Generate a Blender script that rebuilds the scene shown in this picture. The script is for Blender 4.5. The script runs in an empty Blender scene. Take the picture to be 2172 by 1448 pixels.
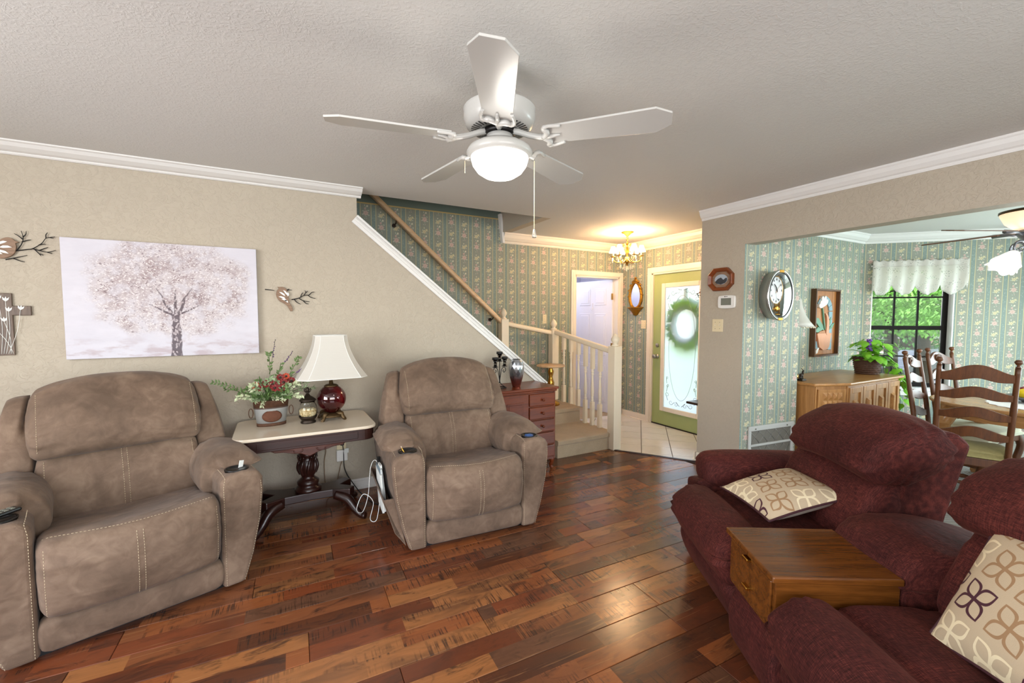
import bpy, math, random
from mathutils import Vector, Matrix, noise
D = bpy.data; S = bpy.context.scene; COL = S.collection
random.seed(7)
PI = math.pi
# ---------------------------------------------------------------- camera, world, lights, exposure
F_PX = 920.0; CX, CY, HZ, CAM_H = 1086.0, 724.0, 671.5, 1.43
YAW = math.radians(61.3)
cd = D.cameras.new('camera'); cam = D.objects.new('camera', cd); COL.objects.link(cam)
cd.sensor_fit = 'HORIZONTAL'; cd.sensor_width = 36.0; cd.lens = 36.0 * F_PX / 2172.0
cd.clip_start = 0.05; cd.clip_end = 300
cam.location = (0, 0, CAM_H)
cam.rotation_euler = (PI / 2 - math.atan((CY - HZ) / F_PX), 0, YAW - PI / 2)
S.camera = cam
vs = S.view_settings
vs.view_transform = 'Standard'; vs.look = 'None'; vs.gamma = 1.0; vs.use_curve_mapping = False
vs.exposure = 0.25
wd = D.worlds.new('world'); S.world = wd; wd.use_nodes = True
wt = wd.node_tree
for n in list(wt.nodes): wt.nodes.remove(n)
haze = wt.nodes.new('ShaderNodeMix'); haze.data_type = 'RGBA'; haze.inputs[0].default_value = .6; haze.inputs[7].default_value = (1.5, 1.56, 1.6, 1)
sky = wt.nodes.new('ShaderNodeTexSky'); sky.sky_type = 'NISHITA'; sky.sun_disc = False
sky.sun_elevation = math.radians(52); sky.sun_rotation = math.radians(200); sky.air_density = 1.2; sky.dust_density = 2.0
bg = wt.nodes.new('ShaderNodeBackground'); bg.inputs['Strength'].default_value = 1.3
wo = wt.nodes.new('ShaderNodeOutputWorld')
wt.links.new(sky.outputs[0], haze.inputs[6]); wt.links.new(haze.outputs[2], bg.inputs[0]); wt.links.new(bg.outputs[0], wo.inputs[0])
def light(name, kind, loc, energy, color, rot=(0, 0, 0), size=1.0, size_y=None, **kw):
    l = D.lights.new(name, kind); l.energy = energy; l.color = color
    if kind == 'AREA':
        l.shape = 'RECTANGLE'; l.size = size; l.size_y = size_y or size
    elif kind == 'POINT': l.shadow_soft_size = size
    elif kind == 'SUN': l.angle = size
    o = D.objects.new(name, l); COL.objects.link(o); o.location = loc; o.rotation_euler = rot
    for k, v in kw.items(): setattr(l, k, v)
    return o
light('sun', 'SUN', (0, 0, 10), 2.2, (1.0, .95, .85), (math.radians(42), 0, math.radians(225)), .02)
# daylight standing in the window openings of the walls behind and beside the camera, and of the other bay windows
light('daylight_rear', 'AREA', (0.4, -2.16, 1.45), 90, (.97, .98, 1.0), (math.radians(112), 0, 0), 3.6, 1.7)
light('daylight_side', 'AREA', (-2.76, 0.6, 1.45), 112, (.97, .98, 1.0), (math.radians(106), 0, math.radians(-90)), 2.8, 1.6)
light('daylight_bay', 'AREA', (7.9, 0.2, 1.35), 112, (.72, .93, 1.0), (math.radians(90), 0, math.radians(90)), 2.2, 1.5)
light('dining_fill', 'AREA', (5.6, -1.99, 1.35), 75, (.76, .95, 1.0), (math.radians(90), 0, 0), 2.6, 1.6)  # added fill that brightens the dining room; no known window on this side
light('small_room_fill', 'POINT', (3.65, 5.6, 2.2), 15, (.92, .94, 1.0), size=.12)  # added fill to brighten the open white door and the mirror's reflection
# ---------------------------------------------------------------- node helper
def srgb(r, g, b):
    f = lambda c: (c / 255 / 12.92) if c / 255 <= .04045 else ((c / 255 + .055) / 1.055) ** 2.4
    return (f(r), f(g), f(b), 1)
class NT:
    def __init__(s, name):
        s.mat = D.materials.new(name); s.mat.use_nodes = True; s.t = s.mat.node_tree
        for n in list(s.t.nodes): s.t.nodes.remove(n)
        s.out = s.t.nodes.new('ShaderNodeOutputMaterial'); s._tc = None
    def n(s, ty, props=None, **inp):
        nd = s.t.nodes.new('ShaderNode' + ty)
        for k, v in (props or {}).items(): setattr(nd, k, v)
        for k, v in inp.items():
            key = int(k[1:]) if k[0] == 'i' and k[1:].isdigit() else k.replace('_', ' ')
            s.set(nd.inputs[key], v)
        return nd
    def set(s, sock, v):
        if hasattr(v, 'is_output'): s.t.links.new(v, sock)
        else:
            if sock.type == 'RGBA' and hasattr(v, '__len__') and len(v) == 3: v = (*v, 1)
            sock.default_value = v
    def m(s, op, a, b=0.0, c=0.0, clamp=False):
        nd = s.n('Math', {'operation': op, 'use_clamp': clamp}); s.set(nd.inputs[0], a); s.set(nd.inputs[1], b); s.set(nd.inputs[2], c)
        return nd.outputs[0]
    def mix(s, f, a, b, mode='MIX'):
        nd = s.n('Mix', {'data_type': 'RGBA', 'blend_type': mode}); s.set(nd.inputs[0], f); s.set(nd.inputs[6], a); s.set(nd.inputs[7], b)
        return nd.outputs[2]
    def obj(s):
        if not s._tc: s._tc = s.n('TexCoord')
        return s._tc.outputs['Object']
    def uv(s):
        if not s._tc: s._tc = s.n('TexCoord')
        return s._tc.outputs['UV']
    def map(s, vec, loc=(0, 0, 0), rot=(0, 0, 0), scale=(1, 1, 1)):
        return s.n('Mapping', None, Vector=vec, Location=loc, Rotation=rot, Scale=scale).outputs[0]
    def noise(s, vec, scale=5, detail=3, rough=.5, dist=0, col=False):
        nd = s.n('TexNoise', None, Vector=vec, Scale=scale, Detail=detail, Roughness=rough, Distortion=dist)
        return nd.outputs[1 if col else 0]
    def vor(s, vec, scale=5, feature='F1', out='Distance', rnd=1.0):
        nd = s.n('TexVoronoi', {'feature': feature}, Vector=vec, Scale=scale, Randomness=rnd); return nd.outputs[out]
    def sep(s, vec): return s.n('SeparateXYZ', None, Vector=vec).outputs
    def comb(s, x, y, z): return s.n('CombineXYZ', None, X=x, Y=y, Z=z).outputs[0]
    def ramp(s, f, stops, interp='LINEAR'):
        nd = s.n('ValToRGB'); s.set(nd.inputs[0], f); e = nd.color_ramp; e.interpolation = interp
        while len(e.elements) < len(stops): e.elements.new(.5)
        for el, (p, c) in zip(e.elements, stops):
            el.position = p; el.color = c if len(c) == 4 else (*c, 1)
        return nd.outputs[0]
    def step(s, v, a, b):
        nd = s.n('MapRange', {'interpolation_type': 'SMOOTHSTEP'}); s.set(nd.inputs[0], v); s.set(nd.inputs[1], a); s.set(nd.inputs[2], b)
        return nd.outputs[0]
    def bump(s, h, strength=.3, dist=.01):
        return s.n('Bump', None, Height=h, Strength=strength, Distance=dist).outputs[0]
    def princ(s, color, rough=.5, metal=0, normal=None, **kw):
        nd = s.n('BsdfPrincipled'); s.set(nd.inputs['Base Color'], color); s.set(nd.inputs['Roughness'], rough); s.set(nd.inputs['Metallic'], metal)
        if normal is not None: s.set(nd.inputs['Normal'], normal)
        for k, v in kw.items(): s.set(nd.inputs[k.replace('_', ' ')], v)
        return nd.outputs[0]
    def done(s, sh): s.t.links.new(sh, s.out.inputs[0]); return s.mat
M = {}
def plain(name, color, rough=.5, metal=0, var=.12, scale=14, bump=0, **kw):
    t = NT(name); nz = t.noise(t.obj(), scale, 4)
    c = color if len(color) == 4 else (*color, 1)
    col = t.mix(nz, tuple(x * (1 - var) for x in c[:3]), tuple(min(1, x * (1 + var)) for x in c[:3]))
    nrm = t.bump(t.noise(t.obj(), scale * 8, 3), bump, .004) if bump else None
    M[name] = t.done(t.princ(col, rough, metal, nrm, **kw)); return M[name]
def wood(name, c1, c2, scale=1.0, axis=0, rough=.35, stretch=14, **kw):
    t = NT(name); sc = [stretch] * 3; sc[axis] = 1.0
    v = t.map(t.obj(), scale=[x * scale for x in sc])
    n1 = t.noise(v, 3.0, 6, .6, .6); n2 = t.noise(t.map(t.obj(), scale=[x * scale * 4 for x in sc]), 5, 3)
    f = t.m('ADD', t.m('MULTIPLY', n1, .75), t.m('MULTIPLY', n2, .25))
    col = t.ramp(f, [(.3, c1), (.7, c2)])
    M[name] = t.done(t.princ(col, rough, 0, t.bump(n2, .08, .002), **kw)); return M[name]
# ---------------------------------------------------------------- materials
def make_materials():
    # beige textured plaster
    for nm, c in (('plaster', srgb(180, 169, 152)), ('ceiling_texture', srgb(212, 210, 206)), ('closet_paint', srgb(206, 205, 222))):
        t = NT(nm); o = t.obj()
        a = t.noise(o, 26 if nm == 'plaster' else 40, 5, .6, 1.5); b = t.noise(o, 110, 3, .5)
        h = t.m('ADD', t.step(a, .45, .62), t.m('MULTIPLY', b, .35))
        big = t.noise(o, 1.3, 2)
        col = t.mix(big, tuple(x * .96 for x in c[:3]), tuple(x * 1.03 for x in c[:3]))
        M[nm] = t.done(t.princ(col, .62 if nm == 'plaster' else .75, 0, t.bump(h, {'plaster': .45, 'ceiling_texture': .28, 'closet_paint': .1}[nm], .004)))
    plain('white_trim', srgb(226, 224, 221), .35, var=.02)
    plain('white_gloss', srgb(184, 183, 179), .25, var=.02)
    plain('cream_trim', srgb(230, 219, 203), .3, var=.02)
    plain('cream_paint', srgb(228, 214, 190), .35, var=.03)
    plain('door_white', srgb(226, 226, 236), .4, var=.02)
    plain('door_green', srgb(156, 168, 112), .4, var=.04)
    plain('ivory_plastic', srgb(222, 207, 172), .35, var=.02)
    plain('white_plastic', srgb(228, 226, 222), .3, var=.02)
    plain('screen_grey', srgb(120, 122, 112), .2, var=.05)
    plain('black_metal', srgb(24, 22, 22), .4, .4)
    plain('black_plastic', srgb(16, 15, 15), .3)
    plain('dark_bronze', srgb(52, 42, 34), .38, .7, var=.4, scale=60, bump=.3)
    plain('bronze_lamp', srgb(84, 66, 42), .38, .75, var=.4, scale=50, bump=.3)
    plain('chrome', srgb(205, 205, 205), .12, 1.0, var=.03)
    plain('silver', srgb(160, 158, 154), .3, .85, var=.05)
    plain('brass', srgb(196, 148, 66), .25, 1.0, var=.1)
    plain('gold_leaf', srgb(172, 122, 40), .33, .9, var=.45, scale=70, bump=.5)
    plain('window_bronze', srgb(18, 13, 11), .6, Specular_IOR_Level=.15)
    plain('rust', srgb(84, 54, 36), .75, .2, var=.5, scale=60, bump=.4)
    plain('copper_rust', srgb(86, 48, 28), .5, .5, var=.3, scale=80, bump=.3)
    plain('galvanised', srgb(176, 178, 178), .45, .45, var=.12, scale=25)
    plain('marble_top', srgb(206, 192, 172), .12, var=.05, scale=5)
    plain('paper_white', srgb(226, 228, 224), .6, var=.03)
    plain('cover_blue', srgb(120, 138, 150), .6, var=.2)
    plain('cable_white', srgb(220, 220, 216), .4, var=.02)
    plain('cable_black', srgb(18, 18, 18), .5, var=.02)
    plain('cable_brown', srgb(120, 92, 62), .5, var=.02)
    plain('flower_red', srgb(116, 16, 18), .6, var=.3, scale=60)
    plain('flower_orange', srgb(176, 62, 30), .6, var=.25, scale=60)
    plain('flower_dark', srgb(50, 24, 18), .7)
    plain('lavender', srgb(106, 82, 118), .7, var=.3, scale=60)
    plain('leaf_green', srgb(92, 118, 66), .6, var=.35, scale=30)
    plain('leaf_sage', srgb(140, 158, 120), .65, var=.25, scale=30)
    plain('leaf_pale', srgb(196, 204, 168), .65, var=.2, scale=30)
    plain('stem_green', srgb(82, 92, 58), .6)
    t = NT('pothos'); nz = t.noise(t.obj(), 12, 3)
    col = t.mix(nz, srgb(70, 150, 30), srgb(150, 210, 60))
    M['pothos'] = t.done(t.princ(col, .35, Subsurface_Weight=0.0))
    plain('purple_bloom', srgb(104, 62, 150), .6, var=.3, scale=60)
    plain('seat_olive', srgb(150, 140, 92), .85, var=.2, scale=40)
    plain('cushion_cream', srgb(206, 204, 176), .85, var=.1, scale=20)
    plain('lemon', srgb(226, 196, 30), .4, var=.08)
    plain('berry', srgb(128, 28, 40), .35, var=.3)
    plain('pewter', srgb(120, 122, 128), .3, .8)
    plain('doily', srgb(232, 232, 230), .8)
    plain('petal_white', srgb(226, 222, 214), .5, var=.05)
    plain('terracotta', srgb(206, 142, 104), .5, var=.08, scale=20)
    plain('tile_blue', srgb(128, 158, 170), .4, var=.15, scale=18)
    plain('inlay_green', srgb(96, 140, 112), .5, var=.15, scale=18)
    plain('concrete', srgb(150, 148, 142), .9)
    plain('frost_white', srgb(236, 236, 232), .5)
    wood('cherry', srgb(78, 30, 9), srgb(126, 56, 20), .8, 0, .28)
    wood('mahogany', srgb(26, 12, 10), srgb(54, 26, 20), .8, 0, .28)
    wood('carved_mahogany', srgb(50, 22, 16), srgb(88, 44, 32), .8, 0, .4)
    wood('oak_gold', srgb(66, 34, 11), srgb(116, 68, 26), .8, 1, .22)
    wood('sideboard_wood', srgb(140, 92, 46), srgb(190, 138, 80), .8, 0, .3)
    wood('sideboard_wood_vertical', srgb(134, 88, 44), srgb(184, 132, 76), .8, 2, .35)
    wood('chair_wood', srgb(66, 36, 16), srgb(110, 64, 30), .8, 2, .42)
    wood('table_wood', srgb(150, 104, 60), srgb(196, 150, 100), .6, 1, .2)
    wood('rail_wood', srgb(196, 160, 122), srgb(224, 190, 152), .5, 0, .35)
    wood('octagon_wood', srgb(92, 42, 14), srgb(144, 72, 30), 1.2, 0, .3)
    wood('plaque_wood', srgb(140, 84, 38), srgb(186, 122, 62), 1.0, 2, .5)
    wood('frame_dark', srgb(70, 44, 24), srgb(104, 68, 38), 1.0, 2, .5)
    wood('bird_wood', srgb(104, 78, 60), srgb(158, 128, 104), 2.0, 0, .6)
    wood('cross_wood', srgb(64, 48, 40), srgb(120, 100, 86), 2.0, 2, .5)
    wood('basket_weave', srgb(46, 28, 20), srgb(96, 62, 42), 3.0, 0, .7)
    wood('bark', srgb(40, 32, 26), srgb(74, 62, 52), 2.0, 2, .9)
    # laminate boards: each plank printed with two strips of short staves
    t = NT('laminate'); x, y, z = t.sep(t.obj())[:3]
    rnd = t.n('ObjectInfo').outputs['Random']
    st = t.m('FLOOR', t.m('DIVIDE', y, .0965))
    off = t.m('MULTIPLY', t.m('ADD', t.m('MULTIPLY', rnd, 17.3), t.m('MULTIPLY', st, 5.71)), 1.0)
    xs = t.m('ADD', t.m('DIVIDE', x, .56), off)
    pc = t.m('FLOOR', xs)
    key = t.m('ADD', t.m('ADD', t.m('MULTIPLY', rnd, 91.7), t.m('MULTIPLY', st, 13.37)), t.m('MULTIPLY', pc, 3.71))
    wn = t.n('TexWhiteNoise', {'noise_dimensions': '1D'}, W=key).outputs
    k1 = wn[0]; k2 = t.m('FRACT', t.m('MULTIPLY', k1, 37.1)); k3 = t.m('FRACT', t.m('MULTIPLY', k1, 91.3))
    base = t.ramp(k1, [(0, srgb(92, 52, 32)), (.14, srgb(126, 66, 38)), (.3, srgb(146, 84, 46)), (.44, srgb(106, 56, 34)), (.58, srgb(160, 104, 60)), (.72, srgb(134, 80, 48)), (.86, srgb(104, 70, 50)), (1, srgb(148, 110, 74))], 'CONSTANT')
    vec = t.comb(t.m('ADD', x, t.m('MULTIPLY', key, 7.7)), y, key)
    g1 = t.noise(t.map(vec, scale=(3, 60, 1)), 1.0, 5, .6, .8)
    g2 = t.noise(t.map(vec, scale=(5, 14, 1)), 1.0, 4, .65, 1.0)
    saw = t.noise(t.map(vec, rot=(0, 0, .35), scale=(120, 6, 1)), 1.0, 2, .5)
    col = t.mix(t.m('MULTIPLY', g1, .8), base, t.mix(.5, base, srgb(60, 34, 24)))
    dark = t.m('MULTIPLY', t.step(g2, .5, .68), t.m('ADD', .25, t.m('MULTIPLY', k2, .6)))
    col = t.mix(t.m('MULTIPLY', t.step(t.noise(t.map(vec, scale=(2.2, 7, 1)), 1.0, 3, .6, .6), .45, .7), .55), col, srgb(66, 44, 34)); col = t.mix(dark, col, srgb(44, 31, 27))
    sm = t.m('MULTIPLY', t.m('MULTIPLY', t.step(saw, .5, .62), t.step(k3, .5, .56)), t.step(t.noise(t.map(vec, scale=(4, 12, 1)), 1, 2), .42, .6))
    col = t.mix(t.m('MULTIPLY', sm, .8), col, srgb(52, 36, 28))
    col = t.mix(t.m('MULTIPLY', t.step(g1, .58, .8), .35), col, srgb(206, 150, 96))
    rg = t.m('ADD', .13, t.m('MULTIPLY', g2, .14))
    M['laminate'] = t.done(t.princ(col, rg, 0, t.bump(t.m('ADD', g1, sm), .10, .001)))
    plain('underlay', srgb(60, 34, 24), .6)
    # tiles, carpets
    t = NT('tile'); r = t.n('ObjectInfo').outputs['Random']; nz = t.noise(t.obj(), 7, 4, .6)
    col = t.mix(t.m('ADD', t.m('MULTIPLY', nz, .6), t.m('MULTIPLY', r, .3)), srgb(200, 195, 186), srgb(228, 226, 220))
    M['tile'] = t.done(t.princ(col, .2))
    plain('grout', srgb(96, 88, 78), .8)
    t = NT('stair_carpet'); nz = t.noise(t.obj(), 240, 3); n2 = t.noise(t.obj(), 9, 3)
    col = t.mix(t.m('ADD', t.m('MULTIPLY', nz, .7), t.m('MULTIPLY', n2, .3)), srgb(126, 100, 72), srgb(222, 196, 158))
    M['stair_carpet'] = t.done(t.princ(col, .95, 0, t.bump(nz, .9, .012), Sheen_Weight=.3))
    t = NT('rug'); o = t.obj(); w = t.noise(o, 6, 2, .5, .5)
    d1 = t.n('TexWave', {'wave_type': 'BANDS'}, Vector=t.map(o, rot=(0, 0, .7)), Scale=9.0, Distortion=5.0, Detail=1.0).outputs[1]
    d2 = t.n('TexWave', {'wave_type': 'BANDS'}, Vector=t.map(o, rot=(0, 0, -.8)), Scale=9.0, Distortion=5.0, Detail=1.0).outputs[1]
    sel = t.step(t.noise(o, 2.6, 1), .46, .54)
    ln = t.step(t.mix(sel, d1, d2), .18, .0)
    ln = t.n('RGBToBW', None, Color=ln).outputs[0] if False else ln
    col = t.mix(t.m('MULTIPLY', ln, .7), srgb(142, 137, 127), srgb(80, 76, 69))
    M['rug'] = t.done(t.princ(col, .95, 0, t.bump(t.m('ADD', t.m('MULTIPLY', ln, -1), t.noise(o, 200, 2)), .6, .01)))
    # upholstery
    t = NT('suede'); o = t.obj(); a = t.noise(o, 4.5, 4, .55, .6); b = t.noise(o, 14, 4, .6, 1.2)
    f = t.m('ADD', t.m('MULTIPLY', a, .65), t.m('MULTIPLY', b, .35))
    col = t.ramp(f, [(.34, srgb(90, 73, 60)), (.5, srgb(110, 90, 75)), (.66, srgb(131, 110, 93))])
    wr = t.noise(t.map(o, scale=(1, 1, 1.6)), 4.5, 2, .5, .7)
    M['suede'] = t.done(t.princ(col, .72, 0, t.bump(t.m('ADD', t.m('MULTIPLY', wr, 2.2), t.m('MULTIPLY', t.noise(o, 260, 2), .05)), .5, .018), Sheen_Weight=.08, Specular_IOR_Level=.22))
    plain('thread', srgb(186, 168, 140), .7)
    t = NT('maroon_chenille'); o = t.obj()
    gx = t.noise(t.map(o, scale=(40, 520, 520)), 1.0, 1); gz = t.noise(t.map(o, scale=(520, 40, 40)), 1.0, 1)
    g = t.m('ADD', t.m('MULTIPLY', gx, .55), t.m('MULTIPLY', gz, .45)); big = t.noise(o, 4, 3, .5, .5)
    col = t.ramp(t.m('ADD', t.m('MULTIPLY', g, .7), t.m('MULTIPLY', big, .3)), [(.36, srgb(38, 14, 12)), (.5, srgb(64, 27, 24)), (.64, srgb(99, 46, 39))])
    wr = t.noise(t.map(o, scale=(1, 1.6, 1.6)), 6, 3, .5, 1.5)
    M['maroon'] = t.done(t.princ(col, .8, 0, t.bump(t.m('ADD', t.m('MULTIPLY', g, .25), t.m('MULTIPLY', wr, 1.6)), .28, .01), Specular_IOR_Level=.15, Sheen_Weight=.10, Sheen_Roughness=.35, Sheen_Tint=srgb(220, 140, 120)))
    plain('maroon_piping', srgb(58, 20, 28), .7)
    plain('pillow_back', srgb(176, 160, 146), .85, var=.06)
    t = NT('petal_print'); u = t.sep(t.map(t.uv(), rot=(0, 0, .25), scale=(3.3, 3.3, 1)))
    cu = t.m('FLOOR', u[0]); cv = t.m('FLOOR', u[1])
    du = t.m('SUBTRACT', t.m('SUBTRACT', u[0], cu), .5); dv = t.m('SUBTRACT', t.m('SUBTRACT', u[1], cv), .5)
    p = t.m('MULTIPLY', t.m('ADD', du, dv), .7071); q = t.m('MULTIPLY', t.m('SUBTRACT', du, dv), .7071)
    ap = t.m('ABSOLUTE', p); aq = t.m('ABSOLUTE', q)
    a = t.m('MAXIMUM', ap, aq); b = t.m('MINIMUM', ap, aq); L = .56
    e = t.m('MULTIPLY', .21, t.m('SINE', t.m('MULTIPLY', a, PI / L)))
    ins = t.m('MULTIPLY', t.m('LESS_THAN', b, e), t.m('LESS_THAN', a, L))
    inn = t.m('MULTIPLY', t.m('LESS_THAN', b, t.m('SUBTRACT', t.m('MULTIPLY', e, .95), .065)), t.m('LESS_THAN', a, L))
    line = t.m('SUBTRACT', ins, inn)
    k = t.n('TexWhiteNoise', {'noise_dimensions': '2D'}, Vector=t.comb(cu, cv, 0)).outputs[0]
    pc = t.ramp(k, [(0, srgb(66, 24, 38)), (.4, srgb(150, 116, 82)), (.7, srgb(222, 206, 172))], 'CONSTANT')
    M['petal_print'] = t.done(t.princ(t.mix(line, srgb(184, 164, 136), pc), .8, 0, t.bump(t.m('ADD', line, t.noise(t.uv(), 160, 2)), .3, .003)))
    # wallpaper: object x = along the wall, z = up
    t = NT('wallpaper'); o = t.obj(); xyz = t.sep(o)
    dn = t.sep(t.noise(t.map(o, scale=(1, 1, 1)), 120, 2, .5, 0, True))
    x = t.m('ADD', xyz[0], t.m('MULTIPLY', t.m('SUBTRACT', dn[0], .5), .006)); z = t.m('ADD', xyz[2], t.m('MULTIPLY', t.m('SUBTRACT', dn[1], .5), .006))
    PU, PV = .157, .255
    u0 = t.m('DIVIDE', xyz[0], PU); cell = t.m('FLOOR', u0); fu0 = t.m('ABSOLUTE', t.m('SUBTRACT', t.m('SUBTRACT', u0, cell), .5))
    fx = t.m('MULTIPLY', t.m('SUBTRACT', t.m('FRACT', t.m('DIVIDE', x, PU)), .5), PU)
    vv = t.m('ADD', t.m('DIVIDE', z, PV), t.m('MULTIPLY', t.m('MODULO', cell, 2.0), .47))
    fz = t.m('MULTIPLY', t.m('FRACT', vv), PV)
    nz = t.noise(o, 45, 3); teal = t.mix(nz, srgb(131, 136, 124), srgb(144, 148, 135))
    col = t.mix(t.step(fu0, .355, .375), teal, srgb(124, 139, 132))
    dot = t.vor(t.map(o, scale=(1, 1, 1)), 55); col = t.mix(t.m('MULTIPLY', t.m('MULTIPLY', t.step(dot, .35, .25), t.step(fu0, .39, .4)), .35), col, srgb(168, 184, 176))
    gold = t.m('MULTIPLY', t.step(fu0, .325, .333), t.step(fu0, .369, .361))
    col = t.mix(t.m('MULTIPLY', gold, .85), col, srgb(206, 190, 140))
    def ell(cx, cz, rx, rz, c, op=.9, col_=None):
        a = t.m('DIVIDE', t.m('SUBTRACT', fx, cx), rx); b = t.m('DIVIDE', t.m('SUBTRACT', fz, cz), rz)
        r = t.m('ADD', t.m('MULTIPLY', a, a), t.m('MULTIPLY', b, b))
        return t.mix(t.m('MULTIPLY', t.step(r, 1.25, .75), op), col_, c)
    leaf, pink, pink2, yel, crm = srgb(190, 196, 178), srgb(204, 172, 162), srgb(184, 140, 132), srgb(206, 194, 152), srgb(220, 212, 190)
    fl = []
    for (cx, cz, R_, n_, a0, c, cc) in [(0, .076, .0185, 6, .3, pink, pink2), (-.005, .196, .0145, 5, .1, yel, pink2), (.021, .214, .0095, 5, .6, yel, crm)]:
        fl += [(cx + R_ * math.cos(a0 + 6.283 * k / n_), cz + R_ * math.sin(a0 + 6.283 * k / n_), R_ * .52, R_ * .52, c) for k in range(n_)] + [(cx, cz, R_ * .62, R_ * .6, c), (cx, cz, R_ * .3, R_ * .3, cc)]
    for (cx, cz, rx, rz, c) in [(-.030, .060, .010, .005, leaf), (.030, .056, .010, .005, leaf), (.026, .104, .010, .005, leaf), (-.029, .094, .008, .004, leaf), (-.006, .120, .010, .012, pink), (-.006, .117, .005, .006, pink2), (.016, .148, .008, .010, crm), (-.010, .152, .004, .010, leaf), (.004, .139, .003, .010, leaf), (-.029, .186, .008, .004, leaf), (.021, .184, .008, .004, leaf), (.036, .205, .006, .003, leaf), (-.022, .214, .004, .007, leaf), (-.006, .236, .006, .006, crm), (.008, .020, .004, .005, pink), (-.012, .018, .006, .003, leaf), (.004, .038, .003, .007, leaf)] + fl:
        col = ell(cx, cz, rx, rz, c, .8, col)
    # border strip at the top of the stairwell
    top = t.m('GREATER_THAN', xyz[2], 2.60); b1 = t.m('MULTIPLY', top, t.m('LESS_THAN', xyz[2], 2.613))
    col = t.mix(top, col, srgb(104, 118, 110)); col = t.mix(b1, col, srgb(196, 168, 110))
    M['wallpaper'] = t.done(t.princ(col, .6))
    # canvas print of a blossoming tree
    t = NT('tree_print'); o = t.obj(); X, Y_, Z = t.sep(o)[:3]
    wob = t.noise(o, 6, 4, .6)
    ex = t.m('DIVIDE', t.m('SUBTRACT', X, .02), .50); ez = t.m('DIVIDE', t.m('SUBTRACT', Z, .085), .36)
    r = t.m('ADD', t.m('ADD', t.m('MULTIPLY', ex, ex), t.m('MULTIPLY', ez, ez)), t.m('MULTIPLY', t.m('SUBTRACT', wob, .5), 1.5))
    crown = t.step(r, 1.05, .55)
    back = t.mix(t.noise(t.map(o, scale=(2, 1, 6)), 3, 4, .6), srgb(190, 187, 198), srgb(210, 207, 216))
    ground = t.m('MULTIPLY', t.step(Z, -.2, -.34), t.step(t.noise(t.map(o, scale=(1.5, 1, 5)), 5, 4, .6), .45, .65))
    back = t.mix(t.m('MULTIPLY', ground, .7), back, srgb(172, 154, 160))
    tone = t.noise(o, 9, 4, .6, .6)
    cr = t.ramp(t.m('ADD', t.m('MULTIPLY', tone, .7), t.m('MULTIPLY', t.m('SUBTRACT', .3, r), .12)), [(.3, srgb(188, 178, 182)), (.45, srgb(158, 141, 143)), (.6, srgb(112, 93, 101))])
    od = t.n('VectorMath', {'operation': 'ADD'}); t.set(od.inputs[0], o); nzv = t.n('VectorMath', {'operation': 'SCALE'}); t.set(nzv.inputs[0], t.noise(o, 42, 3, .6, 0, True)); nzv.inputs['Scale'].default_value = .035; t.set(od.inputs[1], nzv.outputs[0])
    dvec = t.map(od.outputs[0], rot=(0, .5, 0), scale=(1, 1, 1.7)); dab = t.vor(dvec, 92, 'F1', 'Color'); ds = t.sep(dab)
    dd = t.vor(dvec, 92)
    wh = t.m('MULTIPLY', t.step(ds[0], .5, .62), t.step(dd, .62, .4)); dk = t.m('MULTIPLY', t.step(ds[1], .72, .82), t.step(dd, .55, .35))
    cr = t.mix(t.m('MULTIPLY', dk, .65), cr, srgb(88, 66, 74)); cr = t.mix(t.m('MULTIPLY', wh, .85), cr, srgb(218, 213, 214))
    col = t.mix(t.m('MULTIPLY', crown, t.m('ADD', .45, t.m('MULTIPLY', t.step(t.noise(o, 16, 4, .6), .36, .55), .55))), back, cr)
    wx = t.m('ADD', X, t.m('MULTIPLY', t.m('SUBTRACT', t.noise(o, 18, 3), .5), .03))
    def limb(x0, z0, x1, z1, w0, w1):
        dx, dz = x1 - x0, z1 - z0; L2 = dx * dx + dz * dz
        h = t.m('DIVIDE', t.m('ADD', t.m('MULTIPLY', t.m('SUBTRACT', wx, x0), dx), t.m('MULTIPLY', t.m('SUBTRACT', Z, z0), dz)), L2, clamp=True)
        px = t.m('SUBTRACT', t.m('SUBTRACT', wx, x0), t.m('MULTIPLY', h, dx)); pz = t.m('SUBTRACT', t.m('SUBTRACT', Z, z0), t.m('MULTIPLY', h, dz))
        dist = t.m('SQRT', t.m('ADD', t.m('MULTIPLY', px, px), t.m('MULTIPLY', pz, pz)))
        w = t.m('ADD', w0, t.m('MULTIPLY', h, w1 - w0))
        return t.step(t.m('SUBTRACT', dist, w), .004, -.003)
    br = None
    for a in [(.035, -.40, .035, -.11, .031, .021), (.03, -.12, -.03, .0, .011, .003), (.04, -.12, .10, .02, .011, .003), (.035, -.12, .04, .06, .012, .003), (.02, -.1, -.1, -.03, .007, .002), (.05, -.1, .17, -.03, .007, .002), (-.02, -.01, -.06, .08, .004, .001), (.08, -.01, .13, .09, .004, .001)]:
        l = limb(*a); br = l if br is None else t.m('MAXIMUM', br, l)
    tk = t.mix(t.m('MULTIPLY', t.step(t.vor(t.map(o, scale=(1, 1, .6)), 120, 'F1', 'Color'), .6, .75), .8), srgb(66, 50, 60), srgb(186, 174, 178))
    col = t.mix(t.m('MULTIPLY', br, .88), col, tk)
    M['tree_print'] = t.done(t.princ(col, .6, 0, t.bump(t.noise(o, 120, 2), .1, .002)))
    # glasses
    t = NT('clear_glass'); fr = t.n('Fresnel', None, IOR=1.18).outputs[0]
    mx = t.n('MixShader'); t.set(mx.inputs[0], fr); t.set(mx.inputs[1], t.n('BsdfTransparent').outputs[0]); t.set(mx.inputs[2], t.n('BsdfGlossy', None, Roughness=.02).outputs[0])
    M['clear_glass'] = t.done(mx.outputs[0])
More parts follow.
